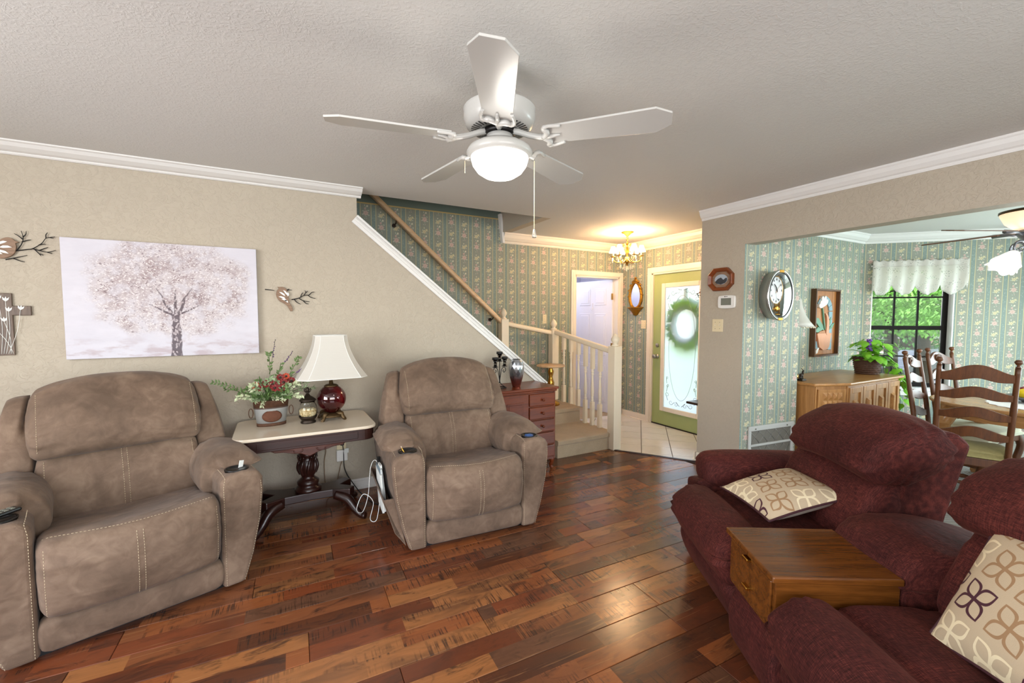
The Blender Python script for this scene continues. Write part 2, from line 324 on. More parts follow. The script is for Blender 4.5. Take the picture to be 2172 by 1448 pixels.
    t = NT('frosted_glass'); mx = t.n('MixShader'); mx.inputs[0].default_value = .42
    rf = t.n('BsdfRefraction', None, Roughness=.2, IOR=1.03, Color=(1, 1, 1, 1))
    tr = t.n('BsdfTranslucent', None, Color=(.97, .98, .97, 1))
    t.set(mx.inputs[1], tr.outputs[0]); t.set(mx.inputs[2], rf.outputs[0])
    M['frosted_glass'] = t.done(mx.outputs[0])
    t = NT('jar_glass'); M['jar_glass'] = t.done(t.princ((.95, .97, .96, 1), .03, 0, None, Transmission_Weight=1.0, IOR=1.3))
    t = NT('crystal'); M['crystal'] = t.done(t.princ((1, .95, .85, 1), .02, 0, None, Transmission_Weight=.85, IOR=1.5))
    t = NT('mirror_glass'); M['mirror_glass'] = t.done(t.princ((.9, .91, .95, 1), .02, 1.0))
    t = NT('ruby_glass'); nz = t.noise(t.obj(), 3, 3, .5, 1.0)
    M['ruby_glass'] = t.done(t.princ(t.mix(t.step(nz, .4, .7), srgb(50, 4, 10), srgb(130, 8, 20)), .06, .35, None, Coat_Weight=1.0, Coat_Roughness=.03))
    t = NT('vase_glaze'); z = t.sep(t.obj())[2]
    col = t.ramp(t.m('DIVIDE', z, .19), [(0, srgb(150, 74, 58)), (.35, srgb(140, 90, 84)), (.6, srgb(150, 150, 156)), (1, srgb(190, 196, 204))])
    M['vase_glaze'] = t.done(t.princ(col, .1, .85))
    t = NT('shade_cloth'); tr = t.n('BsdfTranslucent', None, Color=(.86, .84, .80, 1)).outputs[0]; di = t.princ(srgb(216, 212, 204), .45, 0, t.bump(t.noise(t.map(t.obj(), scale=(1, 1, 8)), 14, 3), .25, .004))
    mx = t.n('MixShader'); mx.inputs[0].default_value = .75; t.set(mx.inputs[1], tr); t.set(mx.inputs[2], di); M['shade_cloth'] = t.done(mx.outputs[0])
    t = NT('lace'); o = t.obj(); v = t.vor(o, 42, 'DISTANCE_TO_EDGE'); hole = t.m('MULTIPLY', t.step(v, .14, .22), t.step(t.noise(o, 14, 2), .5, .6))
    tr = t.n('BsdfTranslucent', None, Color=(.9, .88, .84, 1)).outputs[0]; di = t.n('BsdfDiffuse', None, Color=(.82, .8, .76, 1)).outputs[0]
    m1 = t.n('MixShader'); m1.inputs[0].default_value = .5; t.set(m1.inputs[1], tr); t.set(m1.inputs[2], di)
    m2 = t.n('MixShader'); t.set(m2.inputs[0], t.m('MULTIPLY', hole, .45)); t.set(m2.inputs[1], m1.outputs[0]); t.set(m2.inputs[2], t.n('BsdfTransparent').outputs[0]); M['lace'] = t.done(m2.outputs[0])
    def emit(name, c, s_, base=(.9, .9, .88, 1)):
        t = NT(name); M[name] = t.done(t.princ(base, .3, 0, None, Emission_Color=c, Emission_Strength=s_))
    emit('fan_globe', (1, .985, .95, 1), 1.8); emit('candle_shade', (1, .72, .38, 1), 3.4, (.95, .8, .6, 1)); emit('bulb', (1, .8, .5, 1), 6)
    emit('tulip_lit', (.97, .98, 1, 1), .45); emit('amber_bowl', (1, .66, .4, 1), .75, (.9, .75, .6, 1))
    # clock, small prints
    plain('clock_dial', srgb(214, 218, 222), .4); plain('clock_back', srgb(86, 92, 84), .3); plain('photo_dark', srgb(64, 66, 70), .3, var=.6, scale=30); plain('photo_sky', srgb(170, 180, 190), .3)
    t = NT('filter_mesh'); o = t.obj(); ws = t.n('TexWave', {'wave_type': 'BANDS', 'bands_direction': 'X'}, Vector=o, Scale=32.0).outputs[1]
    M['filter_mesh'] = t.done(t.princ(t.mix(ws, srgb(70, 66, 60), srgb(128, 122, 112)), .7))
    t = NT('potpourri'); c = t.vor(t.obj(), 70, 'F1', 'Color'); M['potpourri'] = t.done(t.princ(t.mix(t.sep(c)[0], srgb(196, 164, 110), srgb(240, 222, 180)), .7, 0, t.bump(t.vor(t.obj(), 70), .8, .01)))
    # outdoors
    t = NT('lawn'); nz = t.noise(t.obj(), 3, 5, .7); M['lawn'] = t.done(t.princ(t.mix(nz, srgb(70, 110, 38), srgb(122, 154, 66)), .9))
    plain('street', srgb(112, 112, 110), .9); plain('tree_leaf_light', srgb(132, 184, 84), .55, var=.35, scale=2); plain('tree_leaf_dark', srgb(70, 120, 50), .55, var=.35, scale=2)
    plain('car_paint', srgb(92, 96, 100), .25, .3); plain('car_glass', srgb(70, 80, 86), .08, .2); plain('tyre', srgb(22, 22, 22), .8); plain('house_pink', srgb(206, 178, 164), .85); plain('roof_grey', srgb(120, 112, 106), .9); plain('wreath_twig', srgb(96, 84, 74), .9, var=.4, scale=50)
make_materials()
# ---------------------------------------------------------------- mesh builder
V = Vector
class MB:
    def __init__(s): s.v = []; s.f = []; s.s = []; s.uv = None
    def add(s, vs_, fs, Mx=None, smooth=False):
        b = len(s.v)
        s.v += [tuple(Mx @ V(p)) if Mx is not None else tuple(p) for p in vs_]
        s.f += [tuple(i + b for i in f) for f in fs]; s.s += [smooth] * len(fs); return s
    def box(s, x0, y0, z0, x1, y1, z1, Mx=None):
        return s.add([(x0, y0, z0), (x1, y0, z0), (x1, y1, z0), (x0, y1, z0), (x0, y0, z1), (x1, y0, z1), (x1, y1, z1), (x0, y1, z1)],
                     [(0, 3, 2, 1), (4, 5, 6, 7), (0, 1, 5, 4), (1, 2, 6, 5), (2, 3, 7, 6), (3, 0, 4, 7)], Mx)
    def prism(s, poly, a0, a1, plane='xy', Mx=None, smooth=False):
        n = len(poly)
        def P(p, h): return {'xy': (p[0], p[1], h), 'xz': (p[0], h, p[1]), 'yz': (h, p[0], p[1])}[plane]
        area = sum(poly[i][0] * poly[(i + 1) % n][1] - poly[(i + 1) % n][0] * poly[i][1] for i in range(n))
        if (area < 0) != (plane == 'xz'): poly = poly[::-1]
        vs_ = [P(p, a0) for p in poly] + [P(p, a1) for p in poly]
        if a1 < a0: vs_ = [P(p, a1) for p in poly] + [P(p, a0) for p in poly]
        b = len(s.v); s.add(vs_, [tuple(range(n))[::-1], tuple(range(n, 2 * n))], Mx)
        s.f += [tuple(b + k for k in (i, (i + 1) % n, n + (i + 1) % n, n + i)) for i in range(n)]; s.s += [smooth] * n
        return s
    def tube(s, pts, r, n=6, closed=False, caps=True, flat=None):
        pts = [V(p) for p in pts]; m = len(pts)
        rs = r if isinstance(r, (list, tuple)) else [r] * m
        T = []
        for i in range(m):
            a = pts[(i - 1) % m] if closed or i > 0 else pts[i]; c = pts[(i + 1) % m] if closed or i < m - 1 else pts[i]
            d = c - a; T.append(d.normalized() if d.length > 1e-9 else V((0, 0, 1)))
        ref = V((0, 0, 1)) if abs(T[0].z) < .9 else V((1, 0, 0)); N = (ref - T[0] * ref.dot(T[0])).normalized(); vs_ = []
        for i in range(m):
            N = N - T[i] * N.dot(T[i]); N = N.normalized() if N.length > 1e-6 else T[i].orthogonal().normalized(); B = T[i].cross(N)
            for k in range(n):
                a = 2 * PI * k / n; vs_.append(pts[i] + (N * math.cos(a) + B * math.sin(a) * (flat or 1)) * rs[i])
        fs = []; mm = m if closed else m - 1
        for i in range(mm):
            j = (i + 1) % m
            fs += [(i * n + k, i * n + (k + 1) % n, j * n + (k + 1) % n, j * n + k) for k in range(n)]
        s.add(vs_, fs, None, True)
        if caps and not closed:
            b = len(s.v) - len(vs_); s.f += [tuple(b + k for k in range(n))[::-1], tuple(b + (m - 1) * n + k for k in range(n))]; s.s += [False, False]
        return s
    def cyl(s, p0, p1, r0, r1=None, n=14): return s.tube([p0, p1], [r0, r0 if r1 is None else r1], n)
    def lathe(s, prof, c=(0, 0, 0), n=20, Mx=None, sx=1, sy=1, smooth=True):
        vs_ = []; fs = []; m = len(prof)
        for r, z in prof:
            for k in range(n): a = 2 * PI * k / n; vs_.append((c[0] + r * math.cos(a) * sx, c[1] + r * math.sin(a) * sy, c[2] + z))
        for i in range(m - 1): fs += [(i * n + k, i * n + (k + 1) % n, (i + 1) * n + (k + 1) % n, (i + 1) * n + k) for k in range(n)]
        if prof[0][0] > 1e-4: fs.append(tuple(range(n))[::-1])
        if prof[-1][0] > 1e-4: fs.append(tuple((m - 1) * n + k for k in range(n)))
        return s.add(vs_, fs, Mx, smooth)
    def ball(s, c, r, n=12, sc=(1, 1, 1), Mx=None):
        m = max(4, n // 2); prof = [(max(1e-5, math.sin(PI * i / m)) * r, -math.cos(PI * i / m) * r * sc[2]) for i in range(m + 1)]
        return s.lathe(prof, c, n, Mx, sc[0], sc[1])
    def sheet(s, fn, nu, nv, smooth=True, closeu=False):
        vs_ = [fn(i / (nu if closeu else nu - 1), j / (nv - 1)) for j in range(nv) for i in range(nu)]
        fs = []
        for j in range(nv - 1):
            for i in range(nu if closeu else nu - 1): fs.append((j * nu + i, j * nu + (i + 1) % nu, (j + 1) * nu + (i + 1) % nu, (j + 1) * nu + i))
        return s.add(vs_, fs, None, smooth)
    def build(s, name, mat, parent=None, bevel=0, seg=2, sub=0, kind=None, label=None, solid=0):
        me = D.meshes.new(name); me.from_pydata(s.v, [], s.f); me.polygons.foreach_set('use_smooth', s.s)
        if s.uv is not None:
            l = me.uv_layers.new(name='uv')
            for lp in me.loops: l.data[lp.index].uv = s.uv[lp.vertex_index]
        me.update(); me.materials.append(M[mat] if isinstance(mat, str) else mat)
        o = D.objects.new(name, me); COL.objects.link(o); o.parent = parent
        if solid: md = o.modifiers.new('solid', 'SOLIDIFY'); md.thickness = solid; md.offset = 0
        if bevel: md = o.modifiers.new('bevel', 'BEVEL'); md.width = bevel; md.segments = seg; md.limit_method = 'ANGLE'; md.angle_limit = .6
        if sub: md = o.modifiers.new('sub', 'SUBSURF'); md.levels = sub; md.render_levels = sub
        if kind: o['kind'] = kind
        if label: o['label'] = label
        return o
def tag(o, label, cat=None, group=None, kind=None):
    o['label'] = label
    if cat: o['category'] = cat
    if group: o['group'] = group
    if kind: o['kind'] = kind
    return o
def thing(name, label, cat, loc=(0, 0, 0), rz=0, group=None):
    o = D.objects.new(name, None); COL.objects.link(o); o.location = loc; o.rotation_euler = (0, 0, rz); o.empty_display_size = .1
    return tag(o, label, cat, group)
def struct(o, label=None):
    o['kind'] = 'structure'
    if label: o['label'] = label
    return o
def copy_tree(o, parent=None):
    c = o.copy(); COL.objects.link(c); c.parent = parent
    for ch in list(o.children): copy_tree(ch, c)
    return c
def link_copy(o, parent, loc=None, rz=None):
    c = o.copy(); COL.objects.link(c); c.parent = parent
    if loc is not None: c.location = loc
    if rz is not None: c.rotation_euler = (0, 0, rz)
    return c
def smooth_path(pts, n=8, closed=False):
    pts = [V(p) for p in pts]; m = len(pts); out = []
    for i in range(m if closed else m - 1):
        g = (lambda k: pts[k % m]) if closed else (lambda k: pts[min(max(k, 0), m - 1)])
        p0, p1, p2, p3 = g(i - 1), g(i), g(i + 1), g(i + 2)
        for k in range(n):
            t = k / n
            out.append(.5 * ((2 * p1) + (p2 - p0) * t + (2 * p0 - 5 * p1 + 4 * p2 - p3) * t * t + (3 * p1 - p0 - 3 * p2 + p3) * t ** 3))
    if not closed: out.append(pts[-1])
    return out
def dashes(mb, pts, r=.0012, dash=.008, gap=.005):
    pts = [V(p) for p in pts]; L = 0; seg = []; on = True; acc = 0; cur = [pts[0]]
    for a, b in zip(pts, pts[1:]):
        d = (b - a).length; pos = 0
        while d > 1e-9 and pos < d:
            need = (dash if on else gap) - acc; stp = min(need, d - pos); pos += stp; acc += stp; p = a.lerp(b, pos / d)
            if on: cur.append(p)
            if acc >= (dash if on else gap) - 1e-9:
                if on and len(cur) > 1: mb.tube([cur[0], cur[-1]], r, 4)
                on = not on; acc = 0; cur = [p]
    return mb
def bolster(prof, x0, x1, nx=26, pinch=.12, power=4, axis='x', n=7, warp=None, gather=0, end=.5):
    """cushion lofted along an axis from a closed profile; narrows and rounds towards its ends"""
    P = [V((p[0], p[1], 0)) for p in prof]; P = smooth_path(P, n, True); m = len(P)
    cx = sum(p.x for p in P) / m; cy = sum(p.y for p in P) / m
    mb = MB(); rings = []
    ts = [-math.cos(PI * i / (nx - 1)) for i in range(nx)]
    ts = [math.copysign(abs(t) ** .8, t) if abs(t) > 1e-9 else 0.0 for t in ts]
    for t in ts:
        sc = 1 - pinch * abs(t) ** power
        e = max(0, (abs(t) - .9) / .1); sc *= 1 - (1 - end) * .35 * e * e
        ring = []
        for k, p in enumerate(P):
            a = (cx + (p.x - cx) * sc, cy + (p.y - cy) * sc); x = x0 + (x1 - x0) * (t + 1) / 2
            if gather:
                g = gather * max(0, (abs(t) - .55) / .45) * math.sin(k * .95 + 2 * math.sin(k * .31)); a = (a[0] + (p.x - cx) * g, a[1] + (p.y - cy) * g)
            q = {'x': (x, a[0], a[1]), 'y': (a[0], x, a[1]), 'z': (a[0], a[1], x)}[axis]
            ring.append(tuple(warp(V(q), t)) if warp else q)
        rings.append(ring)
    vs_ = [p for r in rings for p in r]; fs = []
    for i in range(nx - 1): fs += [(i * m + k, i * m + (k + 1) % m, (i + 1) * m + (k + 1) % m, (i + 1) * m + k) for k in range(m)]
    for i, sgn in ((0, -1), (nx - 1, 1)):
        r = rings[i]; c = sum((V(p) for p in r), V((0, 0, 0))) / m; d = {'x': V((1, 0, 0)), 'y': V((0, 1, 0)), 'z': V((0, 0, 1))}[axis]
        mid = [tuple(V(p).lerp(c, .45) + d * sgn * .012 * (1 if x1 > x0 else -1)) for p in r]
        b = len(vs_); vs_ += mid; vs_.append(tuple(c + d * sgn * .016 * (1 if x1 > x0 else -1)))
        for k in range(m):
            a, bb = i * m + k, i * m + (k + 1) % m; c1, c2 = b + k, b + (k + 1) % m
            fs += [(a, bb, c2, c1), (c1, c2, b + m)] if sgn < 0 else [(bb, a, c1, c2), (c2, c1, b + m)]
    mb.add(vs_, fs, None, True); mb.fix = True
    return mb
def fix_normals(o):
    import bmesh
    bm = bmesh.new(); bm.from_mesh(o.data); bmesh.ops.recalc_face_normals(bm, faces=bm.faces); bm.to_mesh(o.data); bm.free(); return o
def RZ(a): return Matrix.Rotation(a, 4, 'Z')
def TR(x, y, z): return Matrix.Translation((x, y, z))
def leaf_quad(mb, p, d, up, L, W, fold=.25):
    d = V(d).normalized(); s = d.cross(V(up)); s = s.normalized() if s.length > 1e-4 else d.orthogonal().normalized(); n = s.cross(d); p = V(p)
    pts = [p, p + d * L * .45 + s * W * .5 + n * L * .06, p + d * L - n * L * fold * .3, p + d * L * .45 - s * W * .5 + n * L * .06, p + d * L * .5 - n * W * fold * .5]
    mb.add(pts, [(0, 1, 4), (1, 2, 4), (2, 3, 4), (3, 0, 4)], None, False)
# ---------------------------------------------------------------- the setting
YA, XB, CZ = 3.724, 3.66, 2.445          # wall with the canvas, wall with the opening, ceiling height
YB, XD = 4.74, 4.42                       # papered stair wall, front-door wall
DIN_Y, COR = 2.70, (6.5, 2.70)            # dining back wall, corner to the angled window wall
def wall_frame(name, x, y, rz, label):
    return x, y, rz
def build_shell():
    # laminate floor: every plank a piece
    fl = struct(MB().box(-2.9, -2.3, -.06, 3.7, 3.8, -.012).build('floor', 'underlay'), 'dark red-brown laminate floor of the living room')
    rot = math.radians(-2.0); W, Lp = .193, 1.24; proto = {}
    base = MB().box(0, 0, -.011, Lp - .002, W - .0022, 0).build('plank', 'laminate', fl, bevel=.0018, seg=1); first = True
    for j in range(-1, 22):
        v = -.40 + j * W; o = random.random() * Lp
        for i in range(-4, 5):
            u = i * Lp + o - 1.0
            x, y = u * math.cos(rot) - v * math.sin(rot), u * math.sin(rot) + v * math.cos(rot)
            mx = x + Lp / 2
            if mx < -3.0 or x > 3.70 or y > YA + .03 or mx > 4.05: continue
            if first: p = base; first = False
            else: p = base.copy(); COL.objects.link(p)
            p.parent = fl; p.location = (x, y, 0); p.rotation_euler = (0, 0, rot)
    # foyer floor: 45 degree tiles over a grout bed
    poly = [(3.16, 3.49), (3.645, 2.79), (4.47, 2.79), (4.47, 4.76), (3.16, 4.76)]
    ft = struct(MB().prism(poly, -.02, .004).build('floor', 'grout'), 'grout bed of the tiled entry floor'); ft.name = 'floor'
    def clip(P, A, B):
        out = []; f = lambda p: (B[0] - A[0]) * (p[1] - A[1]) - (B[1] - A[1]) * (p[0] - A[0])
        for a, b in zip(P, P[1:] + P[:1]):
            fa, fb = f(a), f(b)
            if fa >= 0: out.append(a)
            if fa * fb < 0: t = fa / (fa - fb); out.append((a[0] + (b[0] - a[0]) * t, a[1] + (b[1] - a[1]) * t))
        return out
    r2 = 2 ** -.5
    for i in range(-9, 9):
        for j in range(0, 12):
            a0, a1 = .047 + i * .305 + .004, .047 + (i + 1) * .305 - .004; b0, b1 = 4.40 + j * .274 + .003, 4.40 + (j + 1) * .274 - .003
            P = [((a + b) * r2, (b - a) * r2) for a, b in ((a0, b0), (a1, b0), (a1, b1), (a0, b1))]
            P = P[::-1] if sum(P[k][0] * P[(k + 1) % 4][1] - P[(k + 1) % 4][0] * P[k][1] for k in range(4)) < 0 else P
            for A, B in zip(poly, poly[1:] + poly[:1]):
                if len(P) > 2: P = clip(P, A, B)
            if len(P) > 2: MB().prism(P, .003, .008).build('tile', 'tile', ft)
    a, b = V((3.16, 3.485, 0)), V((3.63, 2.80, 0)); d = (b - a).normalized(); nrm = V((-d.y, d.x, 0))
    struct(MB().add([tuple(p) for p in (a - nrm * .012, b - nrm * .012, b + nrm * .012, a + nrm * .012, a - nrm * .012 + V((0, 0, .009)), b - nrm * .012 + V((0, 0, .009)), b + nrm * .012 + V((0, 0, .009)), a + nrm * .012 + V((0, 0, .009)))],
        [(0, 3, 2, 1), (4, 5, 6, 7), (0, 1, 5, 4), (1, 2, 6, 5), (2, 3, 7, 6), (3, 0, 4, 7)]).build('trim_1', 'mahogany'), 'dark strip where the laminate meets the entry tiles')
    # dining carpet
    struct(MB().prism([(3.60, -1.95), (3.60, 2.40), (4.40, 2.36), (4.40, 2.72), (6.5, 2.72), (8.6, .6), (8.6, -1.95)], -.03, .012).build('floor', 'rug'), 'grey carved carpet of the dining room')
    # ceilings
    struct(MB().box(-2.9, -2.3, CZ, 3.8, 3.80, CZ + .12).box(3.8, 2.78, CZ, 4.6, 3.80, CZ + .12).box(2.54, 3.80, CZ, 4.6, 4.84, CZ + .12).build('ceiling', 'ceiling_texture'), 'off-white textured ceiling over the living room and entry')
    struct(MB().box(3.8, -2.1, CZ, 9.2, 2.82, CZ + .12).build('ceiling', 'ceiling_texture'), 'white ceiling of the dining room')
    struct(MB().box(-.6, 3.7, 2.95, 2.7, 4.85, 3.0).build('ceiling', 'ceiling_texture'), 'ceiling high above the stairwell')
    # wall with the canvas, cut back along the stair
    poly = [(-2.9, 0), (2.46, 0), (2.46, .70), (2.42, .755), (.609, 2.235), (.609, CZ), (-2.9, CZ)]
    struct(MB().prism(poly, YA, YA + .1, 'xz').build('wall_left', 'plaster'), 'beige textured wall holding the tree canvas')
    # stair cap
    a, b = V((.600, 2.235)), V((2.432, .745)); d = (b - a).normalized(); n = V((-d.y, d.x))
    def capstrip(o0, o1, y0, y1): return MB().prism([tuple(a + n * o0), tuple(b + n * o0), tuple(b + n * o1), tuple(a + n * o1)], y0, y1, 'xz')
    cap = capstrip(.0, .018, YA - .030, YA + .12).build('trim_2', 'white_trim', bevel=.004); struct(cap, 'white sloping cap along the stair half wall')
    mb = capstrip(-.052, .0, YA - .020, YA); mb.v += capstrip(-.030, -.012, YA - .028, YA - .018).v; mb2 = capstrip(-.030, -.012, YA - .028, YA - .018)
    mb = capstrip(-.055, -.0, YA - .018, YA); mb.add(mb2.v, mb2.f); mb.build('fascia', 'white_trim', cap, bevel=.003)
    mb = MB().prism([(2.425, .745), (2.475, .70), (2.475, .08), (2.45, .08), (2.45, .68)], YA - .022, YA + .11, 'xz'); mb.build('end_post', 'white_trim', cap, bevel=.003)
    # walls of the living room
    zt = 2.07; y0 = 2.405
    struct(MB().box(XB, y0, 0, XB + .14, 2.85, CZ).box(XB, -.9, zt, XB + .14, y0, CZ).box(XB, -2.3, 0, XB + .14, -.9, CZ).build('wall_right', 'plaster'), 'beige wall with the wide opening to the dining room')
    struct(MB().box(-2.9, -2.3, 0, -1.4, -2.2, CZ).box(-1.4, -2.3, 0, 2.2, -2.2, .6).box(-1.4, -2.3, 2.3, 2.2, -2.2, CZ).box(2.2, -2.3, 0, 3.66, -2.2, CZ).build('wall_back', 'plaster'), 'beige wall behind the camera')
    struct(MB().box(-2.9, -2.2, 0, -2.8, -.8, CZ).box(-2.9, -.8, 0, -2.8, 2.0, .65).box(-2.9, -.8, 2.25, -2.8, 2.0, CZ).box(-2.9, 2.0, 0, -2.8, 3.724, CZ).build('wall_side', 'plaster'), 'beige side wall out of view')
    # papered walls, each in its own frame so the print runs along it
    def paper(name, x, y, rz, boxes, label, y1=.06):
        mb = MB()
        for (x0, z0, x1, z1) in boxes: mb.box(x0, 0, z0, x1, y1, z1)
        o = mb.build(name, 'wallpaper'); o.location = (x, y, 0); o.rotation_euler = (0, 0, rz); return struct(o, label)
    ca = 2.45                     # shift print phase
    dx0, dx1, dz = 3.56, 4.335, 1.985
    paper('wall_far', 0, YB, 0, [(-.6, 0, dx0, 2.95), (dx0, dz, dx1, CZ + .1), (dx1, 0, XD + .06, CZ + .1)], 'papered stair wall with floral stripes')
    struct(MB().box(-.66, 3.83, 1.5, -.6, 4.8, 2.95).build('wall_stairwell', 'wallpaper'), 'papered end of the stairwell')
    struct(MB().box(2.44, 3.80, CZ, 2.54, 4.74, 2.95).build('wall_bulkhead', 'plaster'), 'plain bulkhead closing the stairwell')
    struct(MB().box(-.6, YA, CZ + .05, 2.6, 3.79, 2.95).build('wall_upper', 'wallpaper'), 'upper wall of the stairwell')
    fy0, fy1, fz = 3.245, 4.185, 2.0
    paper('wall_entry', XD, 4.80, -PI / 2, [(0, 0, 4.80 - fy1, CZ + .1), (4.80 - fy1, fz, 4.80 - fy0, CZ + .1), (4.80 - fy0, 0, 2.02, CZ + .1)], 'papered front-door wall')
    paper('wall_foyer', 4.46, 2.85, PI, [(0, 0, .68, CZ + .05)], 'papered side wall of the entry', .06)
    ang = math.radians(-6.3)
    paper('wall_closet', XB + .0015, 2.4035, ang, [(0, 0, .745, CZ + .05)], 'papered wall stub with the clock', .10)
    struct(MB().box(4.36, 2.38, 0, 4.40, 2.80, CZ).build('wall_stub', 'wallpaper'), 'papered end of the wall stub')
    paper('wall_dining', 4.36, DIN_Y, 0, [(0, 0, 2.16, CZ + .05)], 'papered dining wall behind the sideboard')
    ws0, ws1, wz0, wz1 = .105, .945, .555, 2.06
    paper('wall_bay', COR[0], COR[1], -PI / 4, [(-.02, 0, ws0, CZ + .05), (ws0, 0, ws1, wz0), (ws0, wz1, ws1, CZ + .05), (ws1, 0, 1.75, CZ + .05)], 'papered bay wall holding the window', .13)
    paper('wall_bay', COR[0] + 1.75 * .7071, COR[1] - 1.75 * .7071, -PI / 2, [(0, 0, .35, CZ), (.35, 0, 2.2, .55), (.35, 2.1, 2.2, CZ), (2.2, 0, 3.6, CZ)], 'papered front bay wall out of view', .1)
    struct(MB().box(3.66, -2.1, 0, 4.3, -2.0, CZ).box(6.9, -2.1, 0, 7.9, -2.0, CZ).box(4.3, -2.1, 0, 6.9, -2.0, .55).box(4.3, -2.1, 2.15, 6.9, -2.0, CZ).build('wall_dining_back', 'wallpaper'), 'papered dining wall out of view, opened for an added fill light')  # opening made up to hold the added dining fill light
    # closet room behind the open white door
    struct(MB().box(3.2, 6.35, 0, 4.95, 6.4, 2.5).box(3.2, 4.80, 0, 3.25, 6.4, 2.5).box(4.9, 4.80, 0, 4.95, 6.4, 2.5).box(3.2, 4.8, 2.45, 4.95, 6.4, 2.5).build('wall_cupboard', 'closet_paint'), 'pale lilac walls of the small room behind the white door')
    struct(MB().box(3.2, 4.74, -.02, 4.95, 6.4, .006).build('floor', 'stair_carpet'), 'tan carpet in the small room behind the white door')
    # crown mouldings
    def crown(name, pts, drop, proj, side, label, mat='white_trim', ends=None):
        prof = [(0, 0), (proj, 0), (proj, -.14 * drop), (proj * .88, -.22 * drop), (proj * .72, -.48 * drop), (proj * .42, -.72 * drop), (proj * .2, -.80 * drop), (proj * .2, -.88 * drop), (proj * .12, -drop), (0, -drop)]
        mb = MB(); rings = []
        for i, p in enumerate(pts):
            p = V(p); ds = []
            if i > 0: ds.append((p - V(pts[i - 1])).normalized())
            if i < len(pts) - 1: ds.append((V(pts[i + 1]) - p).normalized())
            ns = [V((-d.y, d.x)) * side for d in ds]; nn = ns[0] if len(ns) == 1 else (ns[0] + ns[1]) / (1 + ns[0].dot(ns[1]))
            rings.append([(p.x + nn.x * a, p.y + nn.y * a, CZ + .001 + b) for a, b in prof])
        m = len(prof); vs_ = [q for r in rings for q in r]; fs = []
        for i in range(len(pts) - 1): fs += [(i * m + k, i * m + (k + 1) % m, (i + 1) * m + (k + 1) % m, (i + 1) * m + k) for k in range(m)]
        fs += [tuple(range(m)), tuple((len(pts) - 1) * m + k for k in range(m))[::-1]]
        mb.add(vs_, fs); return struct(fix_normals(mb.build(name, mat)), label)
    crown('trim_3', [(-2.9, YA), (.64, YA)], .062, .115, -1, 'white crown moulding over the canvas wall')
    crown('trim_4', [(XB, 2.85), (XB, -2.2)], .096, .05, -1, 'white crown moulding over the wide opening')
    crown('trim_5', [(2.46, YB), (XD, YB), (XD, 2.85)], .125, .075, -1, 'cream crown moulding around the entry', 'cream_trim')
    crown('trim_6', [(4.40, DIN_Y), (COR[0], DIN_Y), (COR[0] + 1.24, COR[1] - 1.24), (COR[0] + 1.24, -1.9)], .11, .085, -1, 'white crown moulding around the dining room')
    struct(MB().prism([(2.40, 2.66), (2.43, 2.66), (2.47, 2.32), (2.44, 2.32)], YB - .055, YB, 'xz').build('trim_7', 'white_trim'), 'white trim at the end of the stairwell')
    # baseboards
    def base_run(name, x0, y0, x1, y1, h, label, mat='white_trim'):
        d = V((x1 - x0, y1 - y0, 0)); L = d.length; mb = MB().box(0, -.013, 0, L, 0, h * .8).box(0, -.009, h * .8, L, 0, h).box(0, -.024, 0, L, -.012, .016)
        o = mb.build(name, mat, bevel=.002, seg=1); o.location = (x0, y0, 0); o.rotation_euler = (0, 0, math.atan2(d.y, d.x)); return struct(o, label)
    base_run('baseboard_left', -2.9, YA, 2.44, YA, .085, 'white baseboard under the canvas')
    base_run('baseboard_right', XB, 2.85, XB, y0, .085, 'cream baseboard at the foot of the beige pier', 'cream_trim')
    base_run('baseboard_pier', XB + .14, 2.864, XB - .014, 2.864, .085, 'cream baseboard around the end of the beige pier', 'cream_trim')
    base_run('baseboard_entry', XD, 4.72, XD, 4.25, .09, 'cream baseboard beside the front door', 'cream_trim')
    o = base_run('baseboard_closet', XB + .003, 2.4, XB + .74, 2.4 - .0815, .075, 'white baseboard under the return grille')
    # windows behind the camera (frames and panes)
    for i, (x, y, rz, w, z0, z1) in enumerate([(-1.4, -2.25, 0, 3.6, .6, 2.3), (-2.85, 2.0, -PI / 2, 2.8, .65, 2.25)]):
        r = D.objects.new('window_%d' % (i + 2), None); COL.objects.link(r); r.location = (x, y, 0); r.rotation_euler = (0, 0, rz); struct(r, ['wide window behind the camera', 'side window out of view'][i])
        mb = MB().box(0, -.03, z0, w, .03, z0 + .05).box(0, -.03, z1 - .05, w, .03, z1).box(0, -.03, z0, .05, .03, z1).box(w - .05, -.03, z0, w, .03, z1)
        for k in (1, 2): mb.box(w * k / 3 - .025, -.025, z0, w * k / 3 + .025, .025, z1)
        mb.build('window_frame', 'white_trim', r)
build_shell()
